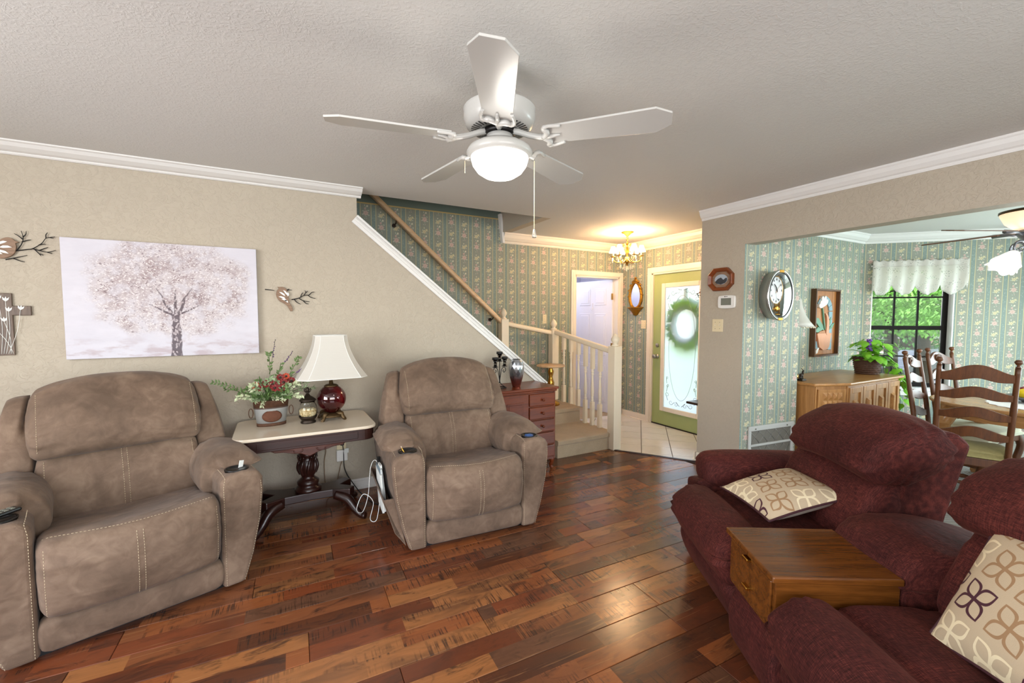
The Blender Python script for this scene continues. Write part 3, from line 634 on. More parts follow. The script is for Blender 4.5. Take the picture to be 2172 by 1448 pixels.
# ---------------------------------------------------------------- recliners
def make_recliner(label):
    t = thing('recliner', label, 'recliner')
    # base panel under the seat
    fix_normals(bolster([(.02, .035), (-.005, .05), (-.012, .11), (-.002, .165), (.06, .175), (.12, .10)], -.318, .318, 14, .015, 8).build('base_panel', 'suede', t))
    MB().box(-.40, .06, .0, .40, .80, .035).build('glide_base', 'black_plastic', t)
    # seat with a bowed front
    def bow(q, k): q.y -= .045 * (1 - k * k) * max(0, min(1, (.40 - q.y) / .4)); q.z -= .012 * (1 - k * k) * (1 if q.z > .42 else 0) ; return q
    prof = [(.05, .165), (-.025, .20), (-.058, .30), (-.058, .42), (-.022, .505), (.05, .522), (.2, .492), (.4, .452), (.56, .432), (.60, .34), (.4, .26), (.15, .18)]
    seat = fix_normals(bolster(prof, -.318, .318, 30, .035, 6, warp=bow, gather=.02).build('seat', 'suede', t))
    # lumbar cushion, headrest, wings
    def lean(q, k): return q
    fix_normals(bolster([(.50, .40), (.478, .48), (.50, .60), (.555, .69), (.60, .735), (.72, .74), (.74, .55), (.64, .40)], -.325, .325, 34, .05, 5, gather=.035).build('back_cushion', 'suede', t))
    def arch(q, k):
        q.z -= .085 * abs(k) ** 2.6 * max(0, min(1, (q.z - .70) / .3)); q.y += .02 * abs(k) ** 3; return q
    head = fix_normals(bolster([(.60, .712), (.525, .735), (.497, .79), (.515, .90), (.575, 1.02), (.645, 1.097), (.73, 1.117), (.80, 1.08), (.80, .90), (.72, .73)], -.345, .345, 50, .06, 6, warp=arch, gather=.065).build('headrest', 'suede', t))
    for s in (-1, 1):
        def wing(q, k, s=s):
            q.x += s * (.035 - .085 * max(0, (q.z - .5) / .5)) * (1 if abs(q.x) > .39 else .2); return q
        fix_normals(bolster([(.60, .50), (.595, .66), (.655, .85), (.725, .985), (.79, 1.015), (.85, .98), (.86, .7), (.80, .5)], s * .335, s * .480, 14, .10, 3, warp=wing).build('back_wing', 'suede', t))
        # arm box: flat front panel, slanting in towards the floor
        P = [(.322, .015), (.425, .015), (.470, .16), (.508, .34), (.524, .48), (.524, .56), (.504, .598), (.43, .612), (.36, .605), (.325, .575)]
        arm = MB().prism([(s * a, b) for a, b in P], .0, .84, 'xz').build('arm', 'suede', t); fix_normals(arm); md = arm.modifiers.new('bevel', 'BEVEL'); md.width = .028; md.segments = 4; md.limit_method = 'ANGLE'; md.angle_limit = .6
        for p in arm.data.polygons: p.use_smooth = False
        # arm pad
        Q = [(.305, .44), (.272, .52), (.285, .61), (.34, .668), (.42, .690), (.51, .672), (.552, .630), (.568, .611), (.54, .600), (.46, .600), (.38, .595), (.345, .54), (.335, .46)]
        def padw(q, k, s=s):
            f = max(0, -k)                   # front end droops and slants back on the inner side
            q.z = .604 + (q.z - .604) * (1 - .72 * f ** 3) if q.z > .604 else q.z; q.y += .05 * f ** 2 * (1 if abs(q.x) < .36 else 0)
            return q
        fix_normals(bolster([(s * a, b) for a, b in Q], .150, .585, 30, .06, 6, 'y', warp=padw, gather=.03, end=.6).build('arm_pad', 'suede', t))
        cup = MB().lathe([(.0001, -.062), (.047, -.062), (.047, .002), (.051, .003), (.057, .002), (.057, -.004)], (s * .418, .088, .612), 28).build('cup_holder', 'black_plastic', t)
        cut = MB().cyl((s * .418, .088, .54), (s * .418, .088, .70), .0545, None, 28).build('cutter', 'suede')
        bo = arm.modifiers.new('cup', 'BOOLEAN'); bo.object = cut; bo.operation = 'DIFFERENCE'; bo.solver = 'EXACT'
        me = D.meshes.new_from_object(arm.evaluated_get(bpy.context.evaluated_depsgraph_get())); arm.modifiers.clear(); arm.data = me; D.objects.remove(cut)
        # seams on the arm front
        mb = MB()
        dashes(mb, [(s * .337, -.0035, .03), (s * .337, -.0035, .55), (s * .345, .004, .595), (s * .34, .05, .612), (s * .34, .14, .614)])
        dashes(mb, [(s * .418, -.0035, .03), (s * .459, -.0035, .165), (s * .497, -.0035, .345), (s * .511, -.0035, .50), (s * .509, .004, .56), (s * .498, .05, .596), (s * .498, .14, .60)])
        mb.build('stitching', 'thread', arm, kind='stuff')
    # stitched seams on seat, back and headrest
    import bmesh
    from mathutils.bvhtree import BVHTree
    def ray_pts(o, pts, d):
        bm = bmesh.new(); bm.from_mesh(o.data); tr = BVHTree.FromBMesh(bm); bm.free(); out = []
        for p in pts:
            h = tr.ray_cast(V(p), V(d)); 
            if h[0] is not None: out.append(h[0] - V(d) * .0012)
        return out
    mb = MB()
    for dx in (-.011, .011): dashes(mb, ray_pts(seat, [(dx, -.5, .19 + .012 * k) for k in range(26)], (0, 1, 0)))
    for sx in (-.296, .296): dashes(mb, ray_pts(seat, [(sx, -.5, .2 + .012 * k) for k in range(25)], (0, 1, 0)))
    dashes(mb, ray_pts(seat, [(-.30 + .02 * k, .02 - .055 * (1 - ((k - 15) / 15) ** 2), 1) for k in range(31)], (0, 0, -1)))
    mb.build('stitching', 'thread', seat, kind='stuff')
    bk = [o for o in t.children if o.name.startswith('back_cushion')][0]; mb = MB()
    for dx in (-.011, .011): dashes(mb, ray_pts(bk, [(dx, 0, .43 + .012 * k) for k in range(25)], (0, 1, 0)))
    for sx in (-.30, .30): dashes(mb, ray_pts(bk, [(sx, 0, .46 + .012 * k) for k in range(22)], (0, 1, 0)))
    mb.build('stitching', 'thread', bk, kind='stuff')
    mb = MB()
    for sx in (-.318, .318): dashes(mb, ray_pts(head, [(sx, 0, .76 + .012 * k) for k in range(24)], (0, 1, 0)))
    mb.build('stitching', 'thread', head, kind='stuff')
    return t
rec = make_recliner('tan suede recliner standing between the lamp table and the cherry cabinet')
rec.location = (1.105, 2.485, 0); rec.rotation_euler = (0, 0, math.radians(-4))
MB().prism([(-.440, .03), (-.505, .12), (-.575, .335), (-.567, .338), (-.50, .17), (-.45, .06)], .06, .70, 'xz').build('side_pocket', 'suede', rec, bevel=.003)
for yy in (.06, .69): MB().prism([(-.440, .03), (-.505, .12), (-.575, .335), (-.505, .335)], yy, yy + .01, 'xz').build('pocket_side', 'suede', rec)
rec2 = copy_tree(rec); rec2.location = (-.575, 2.53, 0); rec2.rotation_euler = (0, 0, math.radians(17))
rec2['label'] = 'tan suede recliner nearest the tree canvas, a remote in its cup holder'
for o in (rec, rec2): o['group'] = 'tan suede recliners along the canvas wall'
for c in list(rec2.children):
    if c.name.startswith(('side_pocket', 'pocket_side')): D.objects.remove(c)
# ---------------------------------------------------------------- maroon reclining loveseat
def make_sofa():
    t = thing('loveseat', 'maroon chenille reclining loveseat with a wooden console between its seats', 'loveseat', (1.572, .982, 0), math.radians(-121.2))
    for s in (-1, 1):
        X = lambda a, b: (s * a, s * b)
        def sag(q, k): q.z -= .018 * (k * k) * (1 if q.z > .4 else 0); return q
        fix_normals(bolster([(.10, .24), (.0, .275), (-.045, .345), (-.045, .42), (.0, .485), (.075, .51), (.15, .495), (.195, .462), (.24, .478), (.36, .488), (.52, .470), (.62, .45), (.62, .32), (.3, .26)], *X(.185, .80), 34, .04, 5, warp=sag, gather=.03, n=8).build('seat', 'maroon', t))
        fix_normals(bolster([(.16, .035), (.10, .035), (.045, .12), (.012, .21), (.02, .26), (.07, .285), (.2, .29), (.2, .1)], *X(.19, .80), 20, .03, 6).build('footrest_panel', 'maroon', t))
        fix_normals(bolster([(.53, .42), (.51, .50), (.565, .64), (.64, .75), (.72, .78), (.78, .70), (.70, .45)], *X(.19, .76), 30, .05, 5, gather=.035).build('back_cushion', 'maroon', t))
        def droop(q, k): q.z -= .03 * k * k; return q
        fix_normals(bolster([(.68, .742), (.585, .752), (.535, .80), (.565, .90), (.66, .975), (.77, 1.005), (.88, .99), (.94, .92), (.90, .84), (.78, .76)], *X(.165, .715), 44, .10, 4, warp=droop, gather=.035, n=8).build('headrest', 'maroon', t))
        MB().prism([(.56, .30), (.60, .44), (.72, .78), (.84, .955), (.93, .95), (.985, .90), (.90, .60), (.80, .16), (.56, .16)], *sorted(X(.18, .755)), 'yz').build('back_shell', 'maroon', t, bevel=.025, seg=3)
        fix_normals(bolster([(s * .825, .42), (s * .79, .50), (s * .80, .59), (s * .86, .635), (s * .95, .64), (s * 1.02, .60), (s * 1.03, .53), (s * .99, .46), (s * .90, .42)], .17, .80, 26, .16, 5, 'y', gather=.03).build('arm_pad', 'maroon', t))
        MB().prism([(s * .80, .04), (s * 1.0, .04), (s * 1.0, .46), (s * .83, .50), (s * .80, .46)], .12, .82, 'xz').build('arm', 'maroon', t, bevel=.03, seg=3)
    # console
    box = MB().box(-.165, .012, .315, .165, .43, .515).build('console_box', 'oak_gold', t, bevel=.004)
    MB().box(-.180, -.006, .515, .180, .432, .540).build('console_top', 'oak_gold', t, bevel=.006, seg=3)
    MB().box(-.150, .002, .335, .150, .012, .508).build('drawer_front', 'oak_gold', box, bevel=.004)
    for zz in (.503, .392): MB().box(-.02, -.016, zz - .006, .02, .004, zz + .006).build('pull_tab', 'brass', box, bevel=.003)
    fix_normals(bolster([(.14, .03), (.03, .06), (.0, .16), (.02, .27), (.06, .312), (.3, .312), (.3, .05)], -.172, .172, 18, .03, 6, gather=.025).build('console_skirt', 'maroon', t))
    MB().box(-.165, .43, .10, .165, .92, .50).build('console_back', 'maroon', t, bevel=.02)
    def lid(q, k): q.z -= .02 * k * k; return q
    fix_normals(bolster([(.435, .515), (.436, .56), (.46, .60), (.56, .635), (.75, .628), (.92, .585), (.955, .54), (.94, .505), (.7, .50)], -.182, .182, 24, .03, 6, warp=lid, gather=.03).build('console_lid', 'maroon', t))
    return t
sofa = make_sofa()
# ---------------------------------------------------------------- throw pillows
def make_pillow(label, w, h, th):
    t = thing('throw_pillow', label, 'pillow'); n = 19
    def shape(sgn):
        mb = MB(); vs_ = []; uv = []
        for j in range(n):
            for i in range(n):
                u, v = 2 * i / (n - 1) - 1, 2 * j / (n - 1) - 1
                pu = u * (1 - .07 * (1 - v * v)); pv = v * (1 - .07 * (1 - u * u))
                z = sgn * th * .5 * ((1 - abs(u) ** 2.6) * (1 - abs(v) ** 2.6)) ** .55
                vs_.append((pu * w / 2, pv * h / 2, z)); uv.append((i / (n - 1), j / (n - 1)))
        fs = []
        for j in range(n - 1):
            for i in range(n - 1):
                f = (j * n + i, j * n + i + 1, (j + 1) * n + i + 1, (j + 1) * n + i); fs.append(f if sgn > 0 else f[::-1])
        mb.add(vs_, fs, None, True); mb.uv = uv; return mb
    shape(1).build('front_panel', 'petal_print', t); shape(-1).build('back_panel', 'pillow_back', t)
    e = []
    for k in range(72):
        q = k / 18; sd = int(q); f = 2 * (q - sd) - 1
        u, v = [(f, -1), (1, f), (-f, 1), (-1, -f)][sd]
        e.append((u * (1 - .07 * (1 - v * v)) * w / 2, v * (1 - .07 * (1 - u * u)) * h / 2, 0))
    MB().tube(e, .0055, 6, True).build('piping', 'maroon_piping', t); return t
p = make_pillow('petal-patterned throw pillow lying flat on the far maroon seat', .40, .40, .13)
p.location = (1.975, 1.15, .56); p['group'] = 'petal-patterned throw pillows'
q = copy_tree(p); q['label'] = 'petal-patterned throw pillow propped upright on the near maroon seat'
PILLOWS = (p, q)
def place_local(o, parent, lx, ly, lz, rot):
    Mx = parent.matrix_basis if False else (Matrix.Translation(parent.location) @ RZ(parent.rotation_euler.z))
    o.matrix_basis = Mx @ Matrix.Translation((lx, ly, lz)) @ rot
R = lambda a, ax: Matrix.Rotation(math.radians(a), 4, ax)
place_local(p, sofa, -.50, .40, .565, R(4, 'Z') @ R(14, 'X') @ R(2, 'Z'))
place_local(q, sofa, .53, .46, .66, R(-6, 'Z') @ R(58, 'X') @ R(8, 'Z'))
# ---------------------------------------------------------------- canvas wall
pic = thing('canvas_print', 'wide canvas print of a pale blossoming tree hanging on the beige wall', 'picture', (-.622, YA - .0195, 1.541))
MB().box(-.519, -.0185, -.378, .519, .0185, .378).build('canvas', 'tree_print', pic, bevel=.003)
def offset_loop(pts, d): return pts
def make_bird(label, flip=1, tilt=0):
    t = thing('bird_plaque', label, 'wall decoration')
    # body in the wall plane (x, z); beak to +x
    body = [(-.20, -.075), (-.17, -.045), (-.12, -.015), (-.075, .045), (-.035, .085), (.0, .098), (.03, .092), (.05, .075), (.075, .066), (.052, .056), (.055, .03), (.045, -.01), (.02, -.04), (-.03, -.062), (-.08, -.06), (-.13, -.068), (-.185, -.10)]
    ct, st_ = math.cos(tilt), math.sin(tilt); rt = lambda x, z: (x * ct - z * st_, x * st_ + z * ct)
    P = [rt(p.x * flip, p.y) for p in smooth_path([(a, b, 0) for a, b in body], 3, True)]
    MB().prism(P, -.018, -.006, 'xz').build('bird_body', 'bird_wood', t, bevel=.004)
    for k, (cx, cz, a, L) in enumerate([(-.03, .04, .4, .075), (-.01, .02, .1, .08), (-.03, -.005, -.2, .08), (-.065, -.02, -.1, .07), (-.05, .03, 1.1, .05), (-.09, -.028, .1, .05)]):
        Q = [(0, 0), (L * .3, .012), (L * .7, .010), (L, -.004), (L * .6, -.006), (L * .25, -.006)]
        Q = [((cx - L / 2 + x * math.cos(a) - z * math.sin(a)) * flip, cz + x * math.sin(a) + z * math.cos(a)) for x, z in Q]
        Q = [rt(*q) for q in Q]
        MB().prism(Q, -.0215, -.0175, 'xz').build('wing_inlay', 'frost_white', t)
    return t
def twig(parent, paths, r=.0045):
    for p in paths:
        pts = smooth_path([(a, -.011, b) for a, b in p], 4); n = len(pts)
        MB().tube(pts, [r * (1 - .55 * i / (n - 1)) for i in range(n)], 5).build('twig', 'black_metal', parent)
b1 = make_bird('carved wooden bird on a black twig, above the cross, its tail cut off'); b1.location = (-1.372, YA, 1.822); b1.scale = (.66, 1, .78)
twig(b1, [[(.05, .0), (.12, .015), (.16, .025), (.22, .07), (.25, .11), (.31, .125)], [(.05, .0), (.085, .05), (.10, .10), (.09, .155)], [(.098, .09), (.07, .115), (.045, .13)], [(.10, .11), (.118, .13), (.122, .155)], [(.09, .07), (.125, .085), (.15, .09)],
  [(.25, .11), (.25, .135), (.262, .155)], [(.275, .118), (.30, .112)], [(.20, .055), (.225, .062), (.245, .06)], [(.16, .022), (.20, .012), (.25, .002), (.31, .02)], [(.2, .012), (.235, .03), (.26, .04)], [(.25, .002), (.285, -.008)], [(.17, .018), (.195, -.01), (.21, -.03)], [(.2, -.015), (.225, -.022)], [(-.02, -.07), (.05, -.05), (.12, -.03)], [(.03, -.058), (.07, -.075), (.1, -.082)]])
b2 = make_bird('smaller carved wooden bird on a black twig, between the canvas and the lamp', -1, -.55); b2.location = (.045, YA, 1.592); b2.scale = (.62, 1, .66)
twig(b2, [[(-.16, .06), (-.09, .055), (-.06, .05)], [(.03, .04), (.09, .06), (.13, .06)], [(.06, .05), (.10, .075)], [(.12, -.05), (.20, -.03), (.26, .0), (.32, .01)], [(.26, .0), (.28, .04), (.27, .06)], [(.20, -.03), (.25, -.06), (.32, -.07)], [(.30, .01), (.34, -.02), (.39, -.03)], [(.32, .01), (.35, .04), (.38, .045)], [(.15, -.045), (.18, -.08), (.22, -.10)], [(.25, -.06), (.28, -.09), (.31, -.095)], [(.22, -.02), (.235, .02), (.25, .035)], [(.28, .035), (.305, .055)]], .006)
cr = thing('wall_cross', 'grey-brown wooden cross with pale painted flowers at the picture edge', 'wall decoration', (-1.425, YA, 1.38))
MB().prism([(-.055, -.18), (.055, -.18), (.055, .058), (.135, .058), (.135, .115), (.055, .115), (.055, .19), (-.055, .19), (-.055, .115), (-.17, .115), (-.17, .058), (-.055, .058)], -.016, -.002, 'xz').build('cross_body', 'cross_wood', cr, bevel=.003)
random.seed(3)
for k in range(9):
    x0 = -.03 + .01 * k; x1 = [-.09, -.04, -.03, .0, .03, .04, .09, .02, -.02][k]; z1 = [.06, .10, .13, .15, .14, .08, .09, .02, -.02][k]
    MB().tube(smooth_path([(x0, -.0175, -.17), ((x0 + x1) / 2 + .01, -.0178, (-.17 + z1) / 2), (x1, -.0175, z1)], 5), .0013, 4).build('painted_stem', 'frost_white', cr)
    for a in (-.5, 0, .5):
        mb = MB(); dx, dz = math.sin(a + (x1 - x0) * 3), math.cos(a + (x1 - x0) * 3); L = .03
        mb.prism([(x1, z1), (x1 + dx * L * .5 - dz * .005, z1 + dz * L * .5 + dx * .005), (x1 + dx * L, z1 + dz * L), (x1 + dx * L * .5 + dz * .005, z1 + dz * L * .5 - dx * .005)], -.0185, -.016, 'xz'); mb.build('painted_petal', 'frost_white', cr)
# ---------------------------------------------------------------- lamp table
T = thing('lamp_table', 'marble-topped lamp table on a carved mahogany pedestal between the recliners', 'table', (.18, 3.345, 0))
def rrect(hx, hy, r, n=6):
    out = []
    for sx, sy, a0 in ((1, 1, 0), (-1, 1, 90), (-1, -1, 180), (1, -1, 270)):
        for k in range(n + 1): a = math.radians(a0 + 90 * k / n); out.append((sx * (hx - r) + r * math.cos(a), sy * (hy - r) + r * math.sin(a)))
    return out
MB().prism(rrect(.430, .295, .085), .662, .682).build('table_top', 'marble_top', T, bevel=.005, seg=3)
ap = MB().prism(rrect(.415, .28, .07), .585, .662).build('apron', 'mahogany', T, bevel=.004)
MB().box(-.30, -.2845, .600, .30, -.279, .648).build('apron_panel', 'mahogany', ap, bevel=.003)
# carved drop under the apron
pts = [(-.235, .590), (-.20, .570), (-.15, .567), (-.10, .553), (-.05, .545), (0, .522), (.05, .545), (.10, .553), (.15, .567), (.20, .570), (.235, .590)]
cv = MB().prism(pts, -.272, -.252, 'xz').build('carved_drop', 'carved_mahogany', T, bevel=.004)
for s in (-1, 1):
    sp = [(s * (.03 + .02 * k / 3) + s * .012 * math.cos(k * .8), -.274, .566 + .012 * math.sin(k * .8)) for k in range(9)]
    MB().tube(sp, .004, 5).build('scroll', 'carved_mahogany', cv)
    MB().tube(smooth_path([(s * .09, -.274, .572), (s * .13, -.276, .576), (s * .17, -.274, .577), (s * .21, -.274, .583)], 4), .004, 5).build('scroll', 'carved_mahogany', cv)
MB().lathe([(.045, .20), (.085, .205), (.088, .222), (.074, .235), (.064, .245), (.072, .258), (.072, .272), (.054, .288), (.041, .30), (.044, .312), (.056, .335), (.063, .37), (.061, .40), (.050, .425), (.043, .44), (.054, .455), (.056, .468), (.043, .482), (.040, .50), (.046, .53), (.052, .560), (.056, .59)], (0, 0, 0), 24).build('pedestal', 'mahogany', T)
for k in range(8):
    a = 2 * PI * k / 8; mb = MB()
    mb.tube(smooth_path([(math.cos(a) * .046, math.sin(a) * .046, .325), (math.cos(a) * .062, math.sin(a) * .062, .37), (math.cos(a + .2) * .056, math.sin(a + .2) * .056, .42), (math.cos(a + .35) * .066, math.sin(a + .35) * .066, .455)], 4), [.012] * 8 + [.007] * 5, 6); mb.build('carved_leaf', 'mahogany', T)
plat = [(-.26, -.13), (-.15, -.085), (0, -.075), (.15, -.085), (.26, -.13), (.30, -.08), (.215, 0), (.30, .08), (.26, .13), (.15, .085), (0, .075), (-.15, .085), (-.26, .13), (-.30, .08), (-.215, 0), (-.30, -.08)]
MB().prism(plat, .150, .205).build('platform', 'mahogany', T, bevel=.006)
for sx in (-1, 1):
    for sy in (-1, 1):
        pth = smooth_path([(sx * .17, sy * .08, .165), (sx * .24, sy * .12, .135), (sx * .285, sy * .155, .07), (sx * .32, sy * .19, .03), (sx * .35, sy * .215, .024)], 5)
        MB().tube(pth, [.036, .036, .036, .036, .036, .035, .034, .033, .032, .031, .029, .027, .026, .025, .024, .024, .024, .024, .025, .025, .023], 8).build('foot', 'mahogany', T)
# lamp
L = thing('table_lamp', 'lamp with a white bell shade and ruby glass globe on a bronze foot', 'lamp', (.352, 3.40, .682))
mb = MB(); mb.lathe([(.0001, .054), (.045, .052), (.066, .046), (.084, .034), (.086, .024), (.07, .022), (.0001, .026)], (0, 0, 0), 20); ft = mb.build('lamp_foot', 'bronze_lamp', L)
for k in range(4):
    a = PI / 4 + k * PI / 2; c, s_ = math.cos(a), math.sin(a)
    MB().tube(smooth_path([(c * .045, s_ * .045, .040), (c * .075, s_ * .075, .046), (c * .092, s_ * .092, .024), (c * .104, s_ * .104, .008), (c * .112, s_ * .112, .008)], 4), [.019] * 6 + [.014] * 6 + [.012] * 5, 7).build('claw', 'bronze_lamp', ft)
R0 = .102
MB().lathe([(.042, .052)] + [(R0 * math.sin(PI * k / 16), .152 - R0 * math.cos(PI * k / 16)) for k in range(3, 15)] + [(.036, .245)], (0, 0, 0), 32).build('lamp_globe', 'ruby_glass', L)
MB().lathe([(.046, .238), (.05, .246), (.036, .256), (.016, .258), (.010, .30), (.010, .42), (.0001, .42)], (0, 0, 0), 18).build('lamp_neck', 'bronze_lamp', L)
# bell shade: cut-corner rectangle in plan
def shade_ring(h):
    f = h; w = .105 + (.232 - .105) * ((1 - f) ** 1.75); d = .085 + (.165 - .085) * ((1 - f) ** 1.75); c = .34 * d
    return [(w, d - c), (w - c, d), (-w + c, d), (-w, d - c), (-w, -d + c), (-w + c, -d), (w - c, -d), (w, -d + c)]
mb = MB(); rings = [[(x, y, .312 + .302 * k / 14) for x, y in shade_ring(k / 14)] for k in range(15)]
vs_ = [p for r in rings for p in r]; fs = [(i * 8 + k, i * 8 + (k + 1) % 8, (i + 1) * 8 + (k + 1) % 8, (i + 1) * 8 + k) for i in range(14) for k in range(8)]
mb.add(vs_, fs); sh = mb.build('lamp_shade', 'shade_cloth', L, solid=.003)
for k in range(8): MB().tube([rings[i][k] for i in range(15)], .0022, 4).build('shade_rib', 'frost_white', sh)
for h in (0, 14): MB().tube(rings[h], .003, 5, True).build('shade_trim', 'frost_white', sh)
L.rotation_euler = (0, 0, math.radians(4))
# planter with flowers
Pn = thing('flower_planter', 'galvanised oval planter of red flowers and eucalyptus on the lamp table', 'planter', (-.035, 3.41, .682), math.radians(4))
E_ = lambda r, z: (r, z)
MB().lathe([(.0001, .012), (.088, .012), (.104, .125), (.106, .128), (.100, .126), (.0001, .11)], (0, 0, 0), 28, None, 1.0, .58).build('bucket', 'galvanised', Pn)
MB().lathe([(.0001, 0), (.090, 0), (.091, .022), (.0001, .022)], (0, 0, 0), 28, None, 1.0, .58).build('bottom_band', 'rust', Pn)
MB().lathe([(.105, .122), (.109, .175), (.113, .178), (.107, .176), (.100, .13)], (0, 0, 0), 28, None, 1.0, .58).build('rim_band', 'rust', Pn)
MB().lathe([(.0001, .002), (.040, .002), (.047, 0), (.048, -.002)], (0, 0, 0), 24, TR(.0, -.0625, .072) @ Matrix.Rotation(PI / 2 - .17, 4, 'X') , 1.25, .85).build('copper_plate', 'copper_rust', Pn)
for s in (-1, 1): MB().tube([(s * .112 + s * .006 * math.cos(a), .0, .10 + .028 * math.sin(a)) if False else (s * (.122 + .013 * math.cos(a)), -.012, .095 + .032 * math.sin(a)) for a in [2 * PI * k / 14 for k in range(14)]], .0028, 5, True).build('ring_handle', 'rust', Pn)
random.seed(11)
def sprig(base, tip, mat, nl, LL, WW, droop=.03, name='sprig'):
    b, e = V(base), V(tip); mid = (b + e) / 2 + V((0, 0, droop)); pts = smooth_path([b, mid, e], 8)
    mb = MB(); mb.tube(pts, .0016, 4)
    st = mb.build('stem', 'stem_green', Pn); lf = MB()
    for k in range(nl):
        f = .25 + .75 * k / (nl - 1); i = min(len(pts) - 2, int(f * (len(pts) - 1))); p = pts[i]; d = (pts[i + 1] - pts[i]).normalized()
        for s in (-1, 1):
            o = d.orthogonal().normalized(); o.rotate(Matrix.Rotation(random.uniform(0, 6.28), 3, d)); leaf_quad(lf, p, d * .6 + o * s * .8, o.cross(d), LL * random.uniform(.7, 1.15), WW)
    lf.build('leaves', mat, st, kind='stuff'); return st
for (bx, by, tx, ty, tz, m, nl, LL, WW) in [(-.05, 0, -.33, -.02, .33, 'leaf_green', 16, .03, .013), (-.05, .01, -.27, .03, .27, 'leaf_green', 12, .028, .012), (-.03, 0, -.19, -.06, .25, 'leaf_green', 12, .03, .014), (.0, .02, .0, .03, .50, 'leaf_green', 14, .034, .018), (.02, .01, .07, .04, .42, 'leaf_green', 12, .03, .016), (.04, .01, .19, .03, .46, 'leaf_green', 14, .034, .017),
    (.05, 0, .26, -.01, .30, 'leaf_sage', 16, .032, .009), (.05, -.02, .22, -.05, .25, 'leaf_sage', 14, .03, .009), (.04, -.02, .17, -.07, .19, 'leaf_pale', 18, .022, .009), (-.02, -.02, -.10, -.09, .19, 'leaf_sage', 14, .034, .010), (-.03, -.03, -.06, -.11, .15, 'leaf_pale', 18, .022, .008), (.0, -.03, .06, -.10, .18, 'leaf_pale', 14, .026, .009), (-.06, 0, -.14, -.03, .22, 'leaf_sage', 14, .036, .022), (.02, 0, .03, -.05, .31, 'leaf_sage', 12, .04, .03), (-.02, 0, -.05, -.04, .30, 'leaf_sage', 12, .03, .009), (.06, .02, .14, .03, .33, 'leaf_sage', 14, .03, .02), (-.04, -.01, -.02, -.08, .24, 'leaf_green', 10, .045, .035), (.03, -.02, .09, -.08, .25, 'leaf_green', 10, .045, .03), (.06, 0, .28, .02, .24, 'leaf_sage', 14, .034, .008), (0, 0, .12, -.06, .22, 'leaf_pale', 14, .026, .009)] + [(.03 * math.cos(k * 2.4), -.03 * abs(math.sin(k)), (.10 + .05 * (k % 3)) * math.cos(k * 2.4), -.09 * abs(math.sin(k * 1.7)), .20 + .018 * (k % 8), ('leaf_sage', 'leaf_green', 'leaf_pale')[k % 3], 12, .034, .02) for k in range(22)]:
    sprig((bx, by, .14), (tx, ty, tz), m, nl, LL, WW)
def bloom(p, d, r, mat):
    d = V(d).normalized(); q = d.to_track_quat('Z', 'Y').to_matrix().to_4x4(); Mx = Matrix.Translation(p) @ q
    st = MB().ball((0, 0, 0), .35 * r, 8, Mx=Mx).build('flower_eye', 'flower_dark', Pn)
    for k in range(8):
        a = 2 * PI * k / 8; mb = MB(); c, s_ = math.cos(a), math.sin(a); w = .38 * r
        mb.add([(c * .25 * r, s_ * .25 * r, 0), (c * .7 * r - s_ * w, s_ * .7 * r + c * w, .22 * r), (c * r * 1.05, s_ * r * 1.05, .16 * r), (c * .7 * r + s_ * w, s_ * .7 * r - c * w, .22 * r)], [(0, 1, 2, 3)], Mx); mb.build('petal', mat, st)
for x, y, z, m, r in [(-.09, -.05, .285, 'flower_orange', .026), (-.075, -.07, .27, 'flower_red', .022), (-.028, -.05, .293, 'flower_red', .028), (.012, -.06, .285, 'flower_red', .03), (.02, -.075, .265, 'flower_red', .026), (.058, -.075, .262, 'flower_red', .028), (.058, -.04, .33, 'flower_red', .026), (.075, -.06, .298, 'flower_red', .027), (.095, -.03, .335, 'flower_orange', .024), (.125, -.04, .30, 'flower_red', .03), (.02, -.02, .30, 'flower_red', .026)]:
    bloom((x, y, z), (x * 1.5, -1, .45), r, m); MB().tube(smooth_path([(x * .5, 0, .14), (x * .8, y * .5, .22), (x, y, z)], 4), .0014, 4).build('stem', 'stem_green', Pn)
for a, b in (((.0, .03, .35), (.04, .04, .59)), ((.05, .03, .36), (.15, .04, .505)), ((.12, .03, .31), (.22, .0, .395))):
    st = MB().tube([a, b], .0013, 4).build('stem', 'stem_green', Pn); A, B = V(a), V(b)
    for k in range(9): MB().ball(A.lerp(B, .5 + .06 * k) + V((random.uniform(-.004, .004), random.uniform(-.004, .004), 0)), .0062 - .0004 * k, 6).build('lavender_bud', 'lavender', st)
# jar
J = thing('potpourri_jar', 'small glass jar of potpourri with a bronze lid between planter and lamp', 'jar', (.192, 3.36, .682))
MB().lathe([(.0001, 0), (.050, 0), (.050, .010), (.042, .016), (.046, .022), (.058, .040), (.060, .052), (.056, .048), (.0001, .02)], (0, 0, 0), 24).build('jar_foot', 'dark_bronze', J)
MB().lathe([(.044, .032), (.060, .062), (.062, .095), (.054, .128), (.044, .142), (.048, .155), (.046, .155), (.041, .142), (.051, .127), (.059, .095), (.057, .064), (.042, .035)], (0, 0, 0), 26).build('jar_body', 'jar_glass', J)
MB().lathe([(.0001, .034), (.042, .038), (.055, .066), (.056, .092), (.04, .102), (.0001, .098)], (0, 0, 0), 22).build('potpourri', 'potpourri', J, kind='stuff')
lid = MB().lathe([(.0001, .156), (.052, .155), (.056, .160), (.050, .168), (.034, .182), (.018, .192), (.010, .206), (.0001, .206)], (0, 0, 0), 24).build('jar_lid', 'dark_bronze', J)
MB().ball((0, 0, .232), .012, 10, (1, 1, 1.8)).build('finial', 'dark_bronze', lid)
for s in (-1, 1): MB().tube(smooth_path([(0, 0, .212), (s * .016, 0, .222), (s * .020, 0, .236), (s * .012, 0, .238)], 4), .005, 6).build('finial_petal', 'dark_bronze', lid)
